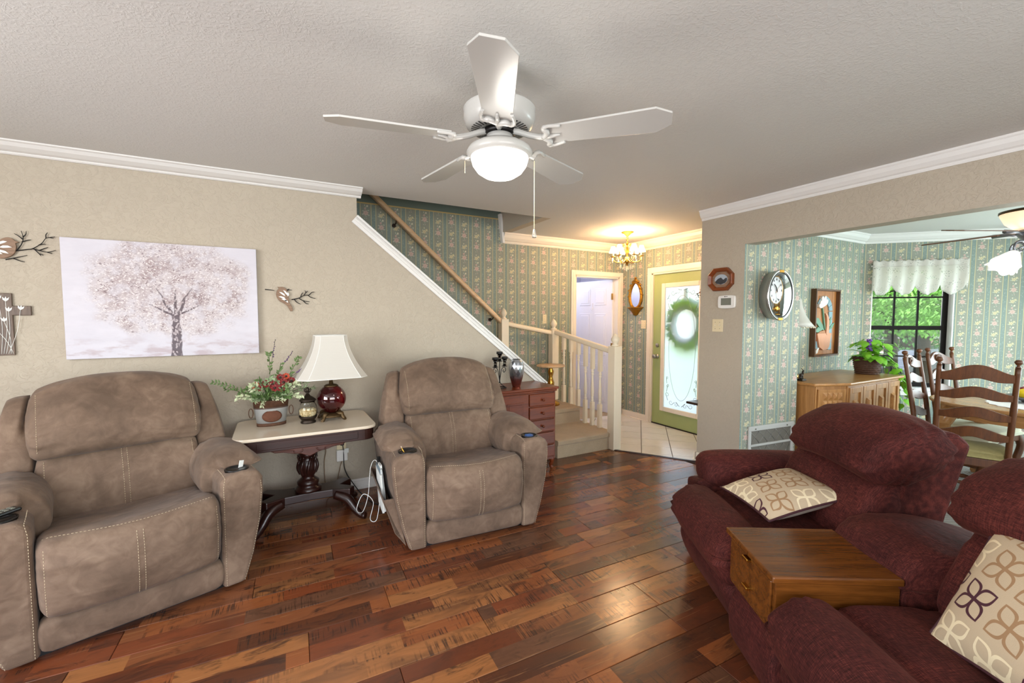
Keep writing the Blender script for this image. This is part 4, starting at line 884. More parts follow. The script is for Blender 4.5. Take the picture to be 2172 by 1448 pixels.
MB().ball((0, 0, .214), .011, 8, (1.3, 1.3, .6)).build('finial', 'dark_bronze', lid)
# outlet, adapter, cords
O = thing('wall_outlet', 'ivory wall outlet low on the beige wall by the lamp table', 'outlet', (.452, YA, .375))
MB().box(-.036, -.006, -.058, .036, 0, .058).build('cover_plate', 'ivory_plastic', O, bevel=.003)
MB().box(-.016, -.008, .012, .016, -.005, .042).build('socket', 'ivory_plastic', O, bevel=.002)
A = thing('power_adapter', 'white square power adapter plugged into the low outlet', 'adapter', (.452, YA - .024, .315))
MB().box(-.042, -.017, -.052, .042, .017, .040).build('adapter_body', 'white_plastic', A, bevel=.008, seg=3)
MB().box(.018, -.020, .014, .050, -.016, .05).build('warning_tag', 'paper_white', A)
PL = thing('plug', 'black plug in the top socket of the low outlet', 'plug', (.455, YA - .02, .405))
MB().box(-.014, -.016, -.016, .014, .013, .016).build('plug_body', 'black_plastic', PL, bevel=.005)
MB().tube(smooth_path([(.004, -.012, -.012), (.008, -.02, -.08), (.012, -.03, -.20), (.05, -.05, -.29), (.13, -.18, -.396), (.20, -.40, -.398), (.34, -.50, -.398), (.44, -.42, -.385), (.46, -.36, -.34)], 8), .0036, 6).build('cord', 'cable_black', PL)
lc = MB().tube(smooth_path([(.330, 3.46, .585), (.325, 3.60, .50), (.318, 3.69, .44), (.332, 3.70, .36), (.318, 3.70, .27), (.322, 3.69, .10), (.34, 3.66, .012), (.40, 3.64, .008)], 8), .003, 6).build('lamp_cord', 'cable_brown', L); lc.matrix_parent_inverse = L.matrix_basis.inverted(); lc['label'] = 'thin brown cord running down the wall behind the table'
c = MB().tube(smooth_path([(.448, 3.69, .262), (.43, 3.685, .20), (.41, 3.67, .10), (.43, 3.64, .03), (.46, 3.62, .008)], 8), .003, 6).build('adapter_cord', 'cable_brown', A); c.matrix_parent_inverse = A.matrix_basis.inverted()
# side pocket papers, cable
def rl(lx, ly, lz): return Matrix.Translation(rec.location) @ RZ(rec.rotation_euler.z) @ V((lx, ly, lz))
for k, (dx, h, m) in enumerate([(0, .25, 'paper_white'), (.010, .275, 'cover_blue'), (.020, .29, 'paper_white')]):
    b = thing('magazine', ['thin white magazine outermost in the recliner side pocket', 'grey-blue magazine in the middle of the recliner side pocket', 'white magazine against the recliner arm in its side pocket'][k], 'magazine', rl(-.542 + dx, .36, .17), rec.rotation_euler.z, 'magazines in the recliner side pocket')
    MB().box(-.004, -.10, 0, .004, .10, h).build('pages', 'paper_white', b); MB().box(-.0055, -.102, 0, -.004, .102, h + .003).box(.004, -.102, 0, .0055, .102, h + .003).build('cover', m, b)
    b.rotation_euler = (math.radians(-4 * k), math.radians(-3 - k), rec.rotation_euler.z)
ch = thing('charging_cable', 'white charging cable looped beside the recliner side pocket', 'cable', (0, 0, 0))
MB().tube([rl(*p) for p in smooth_path([(-.535, .42, .42), (-.57, .43, .47), (-.60, .42, .42), (-.62, .40, .25), (-.66, .36, .16), (-.70, .32, .20), (-.66, .30, .30), (-.60, .30, .24), (-.62, .30, .13), (-.58, .30, .12), (-.55, .34, .26)], 8)], .002, 6).build('cable', 'cable_white', ch)
MB().box(-.012, -.01, -.025, .012, .01, .03, Matrix.Translation(rl(-.545, .43, .46))).build('charger', 'black_plastic', ch, bevel=.004)
# things in the cup holders
def on_rec(o, r, lx, ly, lz, rx=0, ry=0, rz=0):
    o.matrix_basis = Matrix.Translation(r.location) @ RZ(r.rotation_euler.z) @ TR(lx, ly, lz) @ Matrix.Rotation(math.radians(rz), 4, 'Z') @ Matrix.Rotation(math.radians(ry), 4, 'Y') @ Matrix.Rotation(math.radians(rx), 4, 'X')
pen = thing('pencil', 'pale pencil standing in the dark cup holder of the middle recliner', 'pencil'); MB().cyl((0, 0, 0), (0, 0, .075), .0035, None, 6).build('shaft', 'brass', pen); MB().cyl((0, 0, .075), (0, 0, .085), .0035, .001, 6).build('point', 'cream_paint', pen); on_rec(pen, rec, -.425, .075, .57, 0, -24, 0)
cl = thing('cleaning_cloth', 'crumpled blue cloth stuffed in a recliner cup holder', 'cloth'); mb = MB(); mb.ball((0, 0, 0), .038, 18, (1, 1, .55)); mb.v = [tuple(V(p) + V(p).normalized() * .012 * noise.noise(V(p) * 60)) for p in mb.v]; plain('blue_cloth', srgb(52, 84, 136), .8); mb.build('cloth', 'blue_cloth', cl); on_rec(cl, rec, .418, .093, .598)
cd_ = thing('paper_card', 'pink-white card tucked in a dark recliner cup holder', 'card'); MB().box(-.012, -.001, 0, .012, .001, .06).build('card', 'paper_white', cd_); on_rec(cd_, rec2, .437, .105, .585, 0, 12, 20)
rm = thing('remote_control', 'black remote control resting over the left recliner cup holder', 'remote'); MB().box(-.024, -.085, 0, .024, .085, .016).build('remote_body', 'black_plastic', rm, bevel=.007, seg=3)
for i in range(7):
    for j in range(3): MB().box(-.015 + .012 * j, -.065 + .02 * i, .0155, -.008 + .012 * j, -.054 + .02 * i, .0185).build('button', 'screen_grey', rm)
on_rec(rm, rec2, -.435, .085, .622, 2, 0, -58)
# ---------------------------------------------------------------- cherry cabinet
CB = thing('chest', 'cherry cabinet with one door and five drawers beside the stair', 'cabinet', (1.985, 3.50, 0), 0)
MB().box(-.322, -.20, .762, .322, .215, .785).box(-.31, -.185, .742, .31, .205, .762).build('cabinet_top', 'cherry', CB, bevel=.006, seg=2)
MB().box(-.30, -.17, .10, -.28, .20, .742).box(.28, -.17, .10, .30, .20, .742).box(-.28, .18, .10, .28, .20, .742).box(-.28, -.17, .10, .28, .18, .13).box(-.28, -.165, .13, .28, -.12, .742).build('carcass', 'cherry', CB, bevel=.002)
dr = MB().box(-.276, -.186, .13, .002, -.168, .735).build('door', 'cherry', CB, bevel=.004)
MB().box(-.222, -.189, .20, -.052, -.184, .665).build('door_moulding', 'cherry', dr, bevel=.004); MB().box(-.205, -.192, .217, -.069, -.186, .648).build('door_panel', 'cherry', dr, bevel=.003)
MB().lathe([(.006, 0), (.006, .01), (.012, .018), (.010, .026), (.0001, .028)], (0, 0, 0), 12, TR(-.014, -.186, .40) @ Matrix.Rotation(PI / 2, 4, 'X')).build('knob', 'cherry', dr)
for k in range(5):
    z0 = .13 + k * .122; d = MB().box(.010, -.188, z0, .286, -.168, z0 + .110).build('drawer', 'cherry', CB, bevel=.007, seg=2)
    MB().lathe([(.006, 0), (.006, .01), (.013, .018), (.011, .026), (.0001, .028)], (0, 0, 0), 12, TR(.148, -.187, z0 + .055) @ Matrix.Rotation(PI / 2, 4, 'X')).build('knob', 'cherry', d)
for x, y in ((-.27, -.145), (.27, -.145), (-.27, .175), (.27, .175)):
    MB().tube(smooth_path([(x, y, .11), (x * 1.02, y * 1.04, .075), (x * .99, y * .99, .035), (x * 1.03, y * 1.05, .012)], 4), [.026] * 4 + [.020] * 4 + [.014] * 3 + [.018] * 2, 8).build('leg', 'cherry', CB)
# candelabra
CA = thing('candelabra', 'black iron candelabra with three glass cups on the cherry cabinet', 'candle holder', (1.765, 3.455, .785))
MB().tube([(.062 * math.cos(a) * 1.0, .045 * math.sin(a), .008) for a in [2 * PI * k / 24 for k in range(24)]], .005, 6, True).build('base_ring', 'black_metal', CA)
for s in (-1, 1):
    MB().tube(smooth_path([(s * .055, 0, .010), (s * .02, 0, .035), (s * .003, 0, .06), (s * .006, 0, .10), (s * .022, 0, .175), (s * .05, 0, .19), (s * .06, 0, .165), (s * .045, 0, .145), (s * .034, 0, .158), (s * .042, 0, .168)], 6), .0034, 6).build('scroll_arm', 'black_metal', CA)
MB().cyl((0, 0, .05), (0, 0, .245), .004).build('stem', 'black_metal', CA)
for x, y, z in ((0, .0, .245), (-.048, -.01, .195), (.045, -.01, .20)):
    c = MB().lathe([(.0001, 0), (.026, 0), (.026, .004), (.015, .005), (.014, .026), (.0001, .026)], (x, y, z), 14).build('candle_cup', 'black_metal', CA)
    MB().lathe([(.013, .026), (.019, .04), (.020, .066), (.018, .066), (.011, .03)], (x, y, z), 16).build('glass_cup', 'jar_glass', c); MB().lathe([(.0001, .066), (.029, .066), (.029, .088), (.0001, .088)], (x, y, z), 18).build('cap', 'black_plastic', c)
# faceted vase
VS = thing('vase', 'silver and rose faceted vase on the cherry cabinet', 'vase', (1.945, 3.47, .785)); n, mm = 12, 11
prof = [(.037, 0), (.040, .014), (.050, .05), (.062, .09), (.070, .13), (.073, .165), (.070, .20), (.060, .232), (.044, .25), (.039, .256), (.036, .256)]
mb = MB(); vs_ = []; fs = []
for i, (r, z) in enumerate(prof):
    for k in range(n):
        a = 2 * PI * (k + .5 * (i % 2)) / n; rr = r * (1.0 if 0 < i < 9 else 1); vs_.append((rr * math.cos(a), rr * math.sin(a), z))
for i in range(mm - 1):
    for k in range(n):
        a, b = i * n + k, i * n + (k + 1) % n; c, d = (i + 1) * n + k, (i + 1) * n + (k + 1) % n
        if i % 2 == 0: fs += [(a, b, c), (b, d, c)]
        else: fs += [(a, d, c), (a, b, d)]
fs.append(tuple(range(n))[::-1]); mb.add(vs_, fs); mb.build('vase_body', 'vase_glaze', VS, bevel=.003, seg=1)
# ---------------------------------------------------------------- stairs
def step_block(name, x0, y0, x1, y1, z0, z1, label, nose=.03):
    mb = MB(); prof = [(y0 + .012, z0), (y0 + .012, z1 - .05), (y0 - nose * .5, z1 - .045), (y0 - nose, z1 - .022), (y0 - nose * .6, z1 - .004), (y0 + .02, z1), (y1, z1), (y1, z0)]
    mb.prism(prof, x0, x1, 'yz'); return mb
st = thing('staircase', 'beige carpeted stair turning up behind the half wall', 'stairs', (0, 0, 0))
def rounded_step(x0, x1, y0, y1, z0, z1, r=.06):
    mb = MB(); P = []
    for k in range(7): a = PI / 2 * k / 6; P.append((x1 - r + r * math.sin(a), y0 + r - r * math.cos(a)))
    outline = [(x0, y0)] + P + [(x1, y1), (x0, y1)]; m = len(outline)
    prof = [(0.012, z0), (.012, z1 - .055), (-.006, z1 - .045), (-.014, z1 - .026), (-.008, z1 - .008), (.014, z1)]
    c = ((x0 + x1) / 2, (y0 + y1) / 2); rings = []
    for off, z in prof:
        ring = []
        for (x, y) in outline: ring.append((min(x, x1 - off) if x > c[0] else x, max(y, y0 + off) if y < c[1] else y, z))
        rings.append(ring)
    vs_ = [p for q in rings for p in q]; fs = [(i * m + k, i * m + (k + 1) % m, (i + 1) * m + (k + 1) % m, (i + 1) * m + k) for i in range(len(prof) - 1) for k in range(m)]
    fs.append(tuple((len(prof) - 1) * m + k for k in range(m))); mb.add(vs_, fs, None, False); return mb
for args in ((2.47, 3.235, 3.545, 4.73, 0, .18), (2.47, 3.20, 4.10, 4.73, .18, .36)):
    o = rounded_step(*args).build('step', 'stair_carpet', st, bevel=.012, seg=3)
for k in range(11):
    MB().box(2.47 - .235 * (k + 1), 3.83, .36, 2.47 - .235 * k, 4.73, .36 + .19 * (k + 1)).build('step', 'stair_carpet', st, bevel=.015)
def newel(name, x, y, z0, z1, w, label):
    t = thing(name, label, 'newel post', (x, y, 0))
    MB().box(-w, -w, z0, w, w, z1).build('post', 'cream_paint', t, bevel=.004)
    MB().lathe([(.0001, z1), (w * .75, z1), (w * .8, z1 + .012), (w * .45, z1 + .022), (w * .5, z1 + .034), (w * .82, z1 + .058), (w * .86, z1 + .078), (w * .55, z1 + .11), (w * .16, z1 + .130), (.0001, z1 + .134)], (0, 0, 0), 20).build('finial', 'cream_paint', t)
    return t
newel('newel_post', 3.195, 3.535, .0, 1.115, .052, 'cream newel post with acorn finial at the foot of the stair')
newel('newel_post', 3.165, 4.66, .36, 1.265, .05, 'cream newel post against the papered wall, between the two rail slopes')
newel('newel_post', 2.425, 4.64, .55, 1.40, .048, 'cream newel post where the long handrail starts up the wall')
def hrail(name, pts, mat, label, w=.034, h=.026):
    prof = [(-w, -h * .6), (-w * .75, -h), (w * .75, -h), (w, -h * .6), (w, .0), (w * .8, h * .7), (w * .35, h), (-w * .35, h), (-w * .8, h * .7), (-w, 0)]
    mb = MB(); P = [V(p) for p in pts]; rings = []
    for i, p in enumerate(P):
        d = (P[min(i + 1, len(P) - 1)] - P[max(i - 1, 0)]).normalized(); s = V((d.y, -d.x, 0)).normalized(); u = s.cross(d); rings.append([tuple(p + s * a + u * b) for a, b in prof])
    m = len(prof); fs = [(i * m + k, i * m + (k + 1) % m, (i + 1) * m + (k + 1) % m, (i + 1) * m + k) for i in range(len(P) - 1) for k in range(m)] + [tuple(range(m))[::-1], tuple((len(P) - 1) * m + k for k in range(m))]
    mb.add([q for r in rings for q in r], fs); o = mb.build(name, mat, bevel=.003); fix_normals(o); return tag(o, label, 'handrail')
RA, RB = V((3.195, 3.575, 1.058)), V((3.17, 4.615, 1.235))
hrail('handrail', [RA, RB], 'cream_paint', 'cream handrail on balusters at the foot of the stair', .03, .03)
hrail('handrail', [(3.12, 4.66, 1.225), (2.47, 4.645, 1.345)], 'cream_paint', 'short cream handrail along the papered wall')
lr = hrail('handrail', [(2.40, 4.645, 1.365), (.80, 4.645, 2.785)], 'rail_wood', 'long wooden handrail climbing the papered stair wall')
for f in (.07, .78): p = V((2.40, 4.645, 1.365)).lerp(V((.80, 4.645, 2.785)), f); MB().tube(smooth_path([p - V((0, 0, .02)), p + V((0, .01, -.06)), p + V((0, .085, -.07))], 4), .006, 6).cyl(p + V((0, .085, -.07)), p + V((0, .094, -.07)), .022).build('bracket', 'dark_bronze', lr)
random.seed(5)
for k, (y, zb) in enumerate([(3.775, .18), (3.905, .18), (4.03, .18), (4.165, .36), (4.31, .36), (4.455, .36)]):
    f = (y - RA.y) / (RB.y - RA.y); x = 3.20 + (-.02) * f; zt_ = RA.z + (RB.z - RA.z) * f - .02; Hh = zt_ - zb
    b = thing('baluster', ['turned cream baluster nearest the front newel post', 'second turned cream baluster from the front newel', 'third turned cream baluster, last on the lower tread', 'fourth turned cream baluster, first on the upper tread', 'fifth turned cream baluster from the front newel', 'sixth turned cream baluster, beside the small round table'][k], 'baluster', (x, y, zb - .005), 0, 'cream stair balusters')
    a0 = .30 * Hh if zb < .3 else .26 * Hh; a1 = Hh - (.28 if zb < .3 else .20) * Hh; s = .0205
    MB().box(-s, -s, 0, s, s, a0).build('foot_block', 'cream_paint', b, bevel=.002); MB().box(-s, -s, a1, s, s, Hh).build('head_block', 'cream_paint', b, bevel=.002)
    T_ = a1 - a0; P = [(.018, 0), (.012, .02), (.019, .04), (.019, .055), (.012, .07), (.018, .09), (.012, .11), (.018, .13), (.012, .15), (.017, .18), (.019, .30), (.016, .5), (.012, .72), (.011, .80), (.017, .83), (.017, .85), (.012, .87), (.018, .90), (.018, .93), (.012, .95), (.018, 1.0)]
    MB().lathe([(r, a0 + z * T_) for r, z in P], (0, 0, 0), 14).build('turning', 'cream_paint', b)
TB = thing('side_table', 'small round wooden table on a turned stem, on the stair landing', 'table', (2.93, 4.37, .36))
MB().lathe([(.0001, .468), (.168, .468), (.175, .475), (.175, .483), (.168, .488), (.0001, .488)], (0, 0, 0), 36).build('table_top', 'rail_wood', TB)
MB().lathe([(.0001, .0), (.11, .0), (.11, .03), (.04, .06), (.022, .12), (.028, .2), (.04, .235), (.044, .27), (.03, .31), (.022, .34), (.034, .39), (.038, .41), (.022, .44), (.03, .468)], (0, 0, 0), 20).build('turned_stem', 'brass', TB)
# ---------------------------------------------------------------- entry: doors, casing, mirror, plates, chandelier
def casing(name, x0, x1, zt_, label, mat='cream_trim', w=.075, depth=.02):
    """three-sided door surround in a local frame, x along the wall, y out of it"""
    mb = MB(); r = D.objects.new(name, None); COL.objects.link(r); struct(r, label)
    MB().box(x0 - w, -depth, .004, x0, 0, zt_ + w).box(x0 - w * .65, -depth - .006, .004, x0 - w * .12, -depth, zt_ + w * .65).build('door_frame', mat, r, bevel=.004)
    MB().box(x1, -depth, .004, x1 + w, 0, zt_ + w).box(x1 + w * .12, -depth - .006, .004, x1 + w * .65, -depth, zt_ + w * .65).build('door_frame', mat, r, bevel=.004)
    MB().box(x0, -depth, zt_, x1, 0, zt_ + w).box(x0 - w * .12, -depth - .006, zt_ + w * .12, x1 + w * .12, -depth, zt_ + w * .65).build('door_frame', mat, r, bevel=.004)
    MB().box(x0 - .002, -.012, .004, x0 + .018, .14, zt_).box(x1 - .018, -.012, .004, x1 + .002, .14, zt_).box(x0, -.012, zt_ - .018, x1, .14, zt_ + .002).build('door_jamb', mat, r)
    return r
c1 = casing('door_1', 3.56, 4.335, 1.985, 'cream-trimmed doorway in the papered stair wall', 'cream_trim', .068); c1.location = (0, YB, 0)
c2 = casing('door_2', 0, .94, 2.0, 'cream surround of the green front door', 'cream_trim', .075); c2.location = (XD, 4.185, 0); c2.rotation_euler = (0, 0, -PI / 2)
# white six-panel door, swung open into the small room
WD = thing('panel_door', 'white six-panel door standing open into the small room', 'door', (4.31, 4.83, 0), math.radians(98))
MB().box(0, -.018, .012, .755, .018, 1.965).build('door_slab', 'door_white', WD, bevel=.002)
for x0, x1 in ((.11, .335), (.42, .645)):
    for z0, z1 in ((.16, .72), (.86, 1.48), (1.60, 1.85)):
        for s in (-1, 1):
            pn = MB().box(x0, s * .018 - .006, z0, x1, s * .018 + .006, z1).build('panel_moulding', 'door_white', WD, bevel=.005); MB().box(x0 + .03, s * .0225 - .006, z0 + .03, x1 - .03, s * .0225 + .006, z1 - .03).build('raised_panel', 'door_white', pn, bevel=.006)
for s in (-1, 1): MB().lathe([(.026, 0), (.026, .006), (.010, .01), (.010, .03), (.024, .042), (.027, .055), (.020, .066), (.0001, .068)], (0, 0, 0), 16, TR(.70, s * .018, .93) @ Matrix.Rotation(-s * PI / 2, 4, 'X')).build('door_knob', 'silver', WD)
for z in (.25, 1.0, 1.72): MB().box(-.012, .010, z - .045, .012, .024, z + .045).build('hinge', 'brass', WD)
MB().tube(smooth_path([(.375, .020, 1.64), (.375, .026, 1.55), (.375, .05, 1.535), (.375, .055, 1.56)], 4), .005, 6).build('coat_hook', 'door_white', WD)
# green front door with a frosted light
FD = thing('front_door', 'green front door with a tall frosted and etched glass light', 'door', (XD + .03, 4.165, 0), -PI / 2)
w, h = .90, 1.985; gx0, gx1, gz0, gz1 = .155, .745, .22, 1.84
MB().box(0, -.02, .015, gx0, .02, h).box(gx1, -.02, .015, w, .02, h).box(gx0, -.02, .015, gx1, .02, gz0).box(gx0, -.02, gz1, gx1, .02, h).build('door_slab', 'door_green', FD)
fr = MB()
for a, b, c, d in ((gx0 - .02, gz0 - .02, gx0 + .04, gz1 + .02), (gx1 - .04, gz0 - .02, gx1 + .02, gz1 + .02), (gx0 + .04, gz0 - .02, gx1 - .04, gz0 + .04), (gx0 + .04, gz1 - .04, gx1 - .04, gz1 + .02)): fr.box(a, -.034, b, c, -.012, d)
fro = fr.build('glass_frame', 'cream_trim', FD, bevel=.008, seg=3)
gl = MB().box(gx0 + .03, -.006, gz0 + .03, gx1 - .03, .006, gz1 - .03).build('glass_light', 'frosted_glass', FD)
plain('etch_grey', srgb(150, 160, 158), .3)
gc = (gx0 + gx1) / 2; zc = (gz0 + gz1) / 2
MB().tube([(gc + .20 * math.cos(a), -.0065, zc + .005 + .66 * math.sin(a)) for a in [2 * PI * k / 60 for k in range(60)]], .0022, 4, True).build('etched_oval', 'etch_grey', gl)
def scroll(cx, cz, r, turn, sgn, lead):
    pts = [(cx + sgn * r * (1 - .75 * k / 16) * math.cos(turn + k * .42), -.0065, cz + r * (1 - .75 * k / 16) * math.sin(turn + k * .42)) for k in range(17)]
    MB().tube([lead] + pts if lead else pts, [.0035] + [.0035 - .0001 * k for k in range(17)] if lead else .0032, 4).build('etched_scroll', 'etch_grey', gl)
for s in (-1, 1):
    for zz, up in ((gz0 + .1, 1), (gz1 - .1, -1)):
        scroll(gc + s * .07, zz - up * .005, .030, 1.5, s, (gc + s * .015, -.0065, zz - up * .02)); scroll(gc + s * .15, zz + up * .01, .034, 3.3, s, (gc + s * .09, -.0065, zz + up * .015)); scroll(gc + s * .212, zz + up * .10, .030, .3, s, (gc + s * .20, -.0065, zz + up * .03)); scroll(gc + s * .212, zz + up * .22, .024, 2.0, s, (gc + s * .225, -.0065, zz + up * .14)); scroll(gc + s * .218, zz + up * .32, .018, .8, s, (gc + s * .222, -.0065, zz + up * .25))
MB().lathe([(.030, 0), (.030, .008), (.014, .012), (.012, .035), (.028, .048), (.030, .062), (.020, .074), (.0001, .076)], (0, 0, 0), 18, TR(.075, -.02, .91) @ Matrix.Rotation(PI / 2, 4, 'X')).build('door_knob', 'silver', FD)
MB().lathe([(.027, 0), (.027, .010), (.018, .018), (.0001, .02)], (0, 0, 0), 18, TR(.075, -.02, 1.055) @ Matrix.Rotation(PI / 2, 4, 'X')).build('deadbolt', 'silver', FD)
MB().box(0, -.03, .0085, w, .03, .022).build('sweep', 'dark_bronze', FD)
# wreath on the outside
WR = thing('wreath', 'twig wreath with greenery hanging outside the frosted front door', 'wreath', (XD + .095, 3.716, 1.335)); WR.scale = (1, 1.25, 1.12); random.seed(2)
for k in range(9):
    ph = random.uniform(0, 6.28); pts = [(random.uniform(-.008, .008), (.15 + .018 * math.sin(3 * a + ph)) * math.cos(a), (.19 + .018 * math.cos(3 * a + ph)) * math.sin(a)) for a in [2 * PI * j / 30 for j in range(30)]]
    MB().tube(pts, .011, 5, True).build('twig_ring', 'wreath_twig', WR)
lf = MB()
for k in range(190):
    a = random.choice([random.uniform(.4, 2.6), random.uniform(3.4, 4.6), random.uniform(0, 6.28)]); p = V((random.uniform(-.02, .03), .16 * math.cos(a), .20 * math.sin(a))); d = V((random.uniform(-.3, .3), math.cos(a) + random.uniform(-.7, .7), math.sin(a) + random.uniform(-.7, .7))); leaf_quad(lf, p, d, (1, 0, 0), random.uniform(.07, .13), .045)
lf.build('leaves', 'pothos', WR, kind='stuff')
lf = MB()
for k in range(40): leaf_quad(lf, (random.uniform(0, .03), random.uniform(-.06, .06), -.2 + random.uniform(-.02, .02)), (random.uniform(-.1, .3), random.uniform(-1, 1), random.uniform(-1.5, .2)), (1, 0, 0), .08, .03)
lf.build('bow', 'leaf_pale', WR, kind='stuff')
MB().tube([(0, 0, .2), (0, 0, .30)], .006, 6).box(-.03, -.012, .29, .0, .012, .40).build('hanger', 'brass', WR)
# mirror with a shelf
MI = thing('gilt_mirror', 'small gilt mirror with a bracket shelf on the papered entry wall', 'mirror', (XD, 4.478, 1.72)); MI.scale = (1.3, 1.7, 1)
def my(y, z, d): return (-d, y, z)
mb = MB(); ol = [(.0, .20)]; oval = [(.058 * math.sin(a) * (1 - .12 * math.cos(a)), .005 + .165 * math.cos(a)) for a in [2 * PI * k / 32 for k in range(32)]]
MB().add([my(y, z, .012) for y, z in oval], [tuple(range(32))]).build('mirror_glass', 'mirror_glass', MI)
MB().tube([my(y * 1.12, z * 1.05, .014) for y, z in oval], .013, 8, True).build('gilt_frame', 'gold_leaf', MI)
for k in range(14):
    a = 2 * PI * (k + .5) / 14; y, z = .074 * math.sin(a), .005 + .182 * math.cos(a)
    MB().tube(smooth_path([my(y * .9, z * .94, .012), my(y + .012 * math.cos(a), z - .014 * math.sin(a), .024), my(y * 1.1, z * 1.05, .010)], 3), [.008] * 4 + [.006] * 3, 6).build('acanthus_leaf', 'gold_leaf', MI)
for y, z, r in ((0, .21, .024), (-.025, .19, .018), (.025, .19, .018), (0, .245, .013), (-.05, .15, .014), (.05, .15, .014)): MB().ball(my(y, z, .016), r, 10, (.6, 1, 1)).build('carving', 'gold_leaf', MI)
MB().lathe([(.0001, -.158), (.082, -.158), (.085, -.164), (.075, -.172), (.05, -.205), (.035, -.232), (.026, -.255), (.008, -.275), (.0001, -.278)], (-.004, 0, 0), 24, None, .9, 1).build('bracket_shelf', 'gold_leaf', MI)
for k in range(5): a = (k - 2) * .5; MB().tube(smooth_path([(-.035 * math.cos(a) - .02, .05 * math.sin(a), -.18), (-.03 * math.cos(a), .035 * math.sin(a), -.22), (-.012, .012 * math.sin(a), -.27)], 3), .008, 6).build('acanthus_leaf', 'gold_leaf', MI)
def plate(name, label, loc, rz, n, w, h, mat='ivory_plastic', cat='light switch'):
    t = thing(name, label, cat, loc, rz); MB().box(-w / 2, -.006, -h / 2, w / 2, 0, h / 2).build('cover_plate', mat, t, bevel=.003)
    for k in range(n):
        x = (k - (n - 1) / 2) * .046; MB().box(x - .005, -.016, -.004, x + .005, -.004, .010).build('toggle', 'cream_paint', t, bevel=.002)
        for s in (-1, 1): MB().cyl((x, -.0075, s * .03), (x, -.005, s * .03), .003, None, 8).build('screw', 'screen_grey', t)
    return t
plate('switch_plate', 'ivory double switch plate beside the front door casing', (XD, 4.333, 1.325), -PI / 2, 2, .085, .115)
plate('switch_plate', 'ivory single switch plate on the papered stair wall', (3.075, YB, 1.40), 0, 1, .055, .115)
plate('switch_plate', 'ivory double switch plate on the beige pier, under the thermostat', (XB, 2.652, 1.348), -PI / 2, 2, .112, .118)
# thermostat
TH = thing('thermostat', 'white thermostat with a grey screen on the beige pier', 'thermostat', (XB, 2.556, 1.566), -PI / 2)
P = smooth_path([(-.082, -.048, 0), (-.086, 0, 0), (-.082, .048, 0), (-.06, .058, 0), (0, .061, 0), (.06, .058, 0), (.082, .048, 0), (.086, 0, 0), (.082, -.048, 0), (.06, -.058, 0), (0, -.061, 0), (-.06, -.058, 0)], 3, True)
MB().prism([(p.x, p.y) for p in P], -.026, 0, 'xz').build('housing', 'white_plastic', TH, bevel=.006, seg=3)
MB().box(-.052, -.0275, -.030, .050, -.025, .034).build('screen', 'screen_grey', TH, bevel=.001)
MB().box(-.018, -.0268, .044, -.008, -.0255, .052).box(-.004, -.0268, .046, .014, -.0255, .050).build('brand_mark', 'black_plastic', TH)
# octagonal picture
OC = thing('octagon_picture', 'octagonal wooden frame with an oval photograph on the beige pier', 'picture', (XB, 2.622, 1.775), -PI / 2)
def octo(hx, hz, c): return [(-hx, -hz + c), (-hx, hz - c), (-hx + c, hz), (hx - c, hz), (hx, hz - c), (hx, -hz + c), (hx - c, -hz), (-hx + c, -hz)]
A, B, C_ = octo(.125, .105, .058), octo(.095, .077, .042), octo(.088, .070, .040)
mb = MB(); m = 8; rg = [[(x, 0, z) for x, z in A], [(x, -.034, z) for x, z in A], [(x, -.040, z) for x, z in octo(.117, .097, .053)], [(x, -.026, z) for x, z in B], [(x, -.012, z) for x, z in C_]]
mb.add([p for r in rg for p in r], [(i * 8 + k, (i + 1) * 8 + k, (i + 1) * 8 + (k + 1) % 8, i * 8 + (k + 1) % 8) for i in range(4) for k in range(8)]); fix_normals(mb.build('frame', 'octagon_wood', OC))
MB().prism(C_, -.012, -.006, 'xz').build('mat_board', 'bird_wood', OC)
ov = [(.066 * math.cos(a), .047 * math.sin(a)) for a in [2 * PI * k / 32 for k in range(32)]]
ph = MB().prism(ov, -.0145, -.0115, 'xz').build('photograph', 'photo_sky', OC)
MB().prism([(-.06, -.018), (-.05, -.034), (0, -.047), (.045, -.033), (.062, -.012), (.06, .012), (.045, .01), (.025, -.005), (.0, .018), (-.03, .008)], -.0155, -.014, 'xz').build('dark_hill', 'photo_dark', ph)
# chandelier
CH = thing('chandelier', 'small brass chandelier with glowing shades and crystal drops in the entry', 'chandelier', (3.751, 3.962, CZ))
MB().lathe([(.0001, 0), (.075, 0), (.073, -.008), (.045, -.02), (.018, -.045), (.008, -.058), (.0001, -.06)], (0, 0, 0), 24).build('canopy', 'gold_leaf', CH)
for k in range(3):
    a = PI / 2 * k; MB().tube([(.012 * math.cos(t_) * math.cos(a), .012 * math.cos(t_) * math.sin(a), -.07 - .017 * k + .014 * math.sin(t_)) for t_ in [2 * PI * j / 12 for j in range(12)]], .0028, 5, True).build('chain_link', 'brass', CH)
MB().lathe([(.006, -.11), (.010, -.13), (.018, -.15), (.010, -.17), (.014, -.20), (.024, -.23), (.012, -.26), (.012, -.30), (.03, -.33), (.034, -.35), (.014, -.38), (.008, -.40), (.0001, -.41)], (0, 0, 0), 16).build('column', 'brass', CH)
cd0 = {}
def drop(p, parent, s=1.0):
    o = MB().lathe([(.0001, 0), (.004 * s, -.006 * s), (.011 * s, -.030 * s), (.010 * s, -.038 * s), (.0001, -.050 * s)], p, 6, None, 1, .6, False); return o.build('crystal_drop', 'crystal', parent)
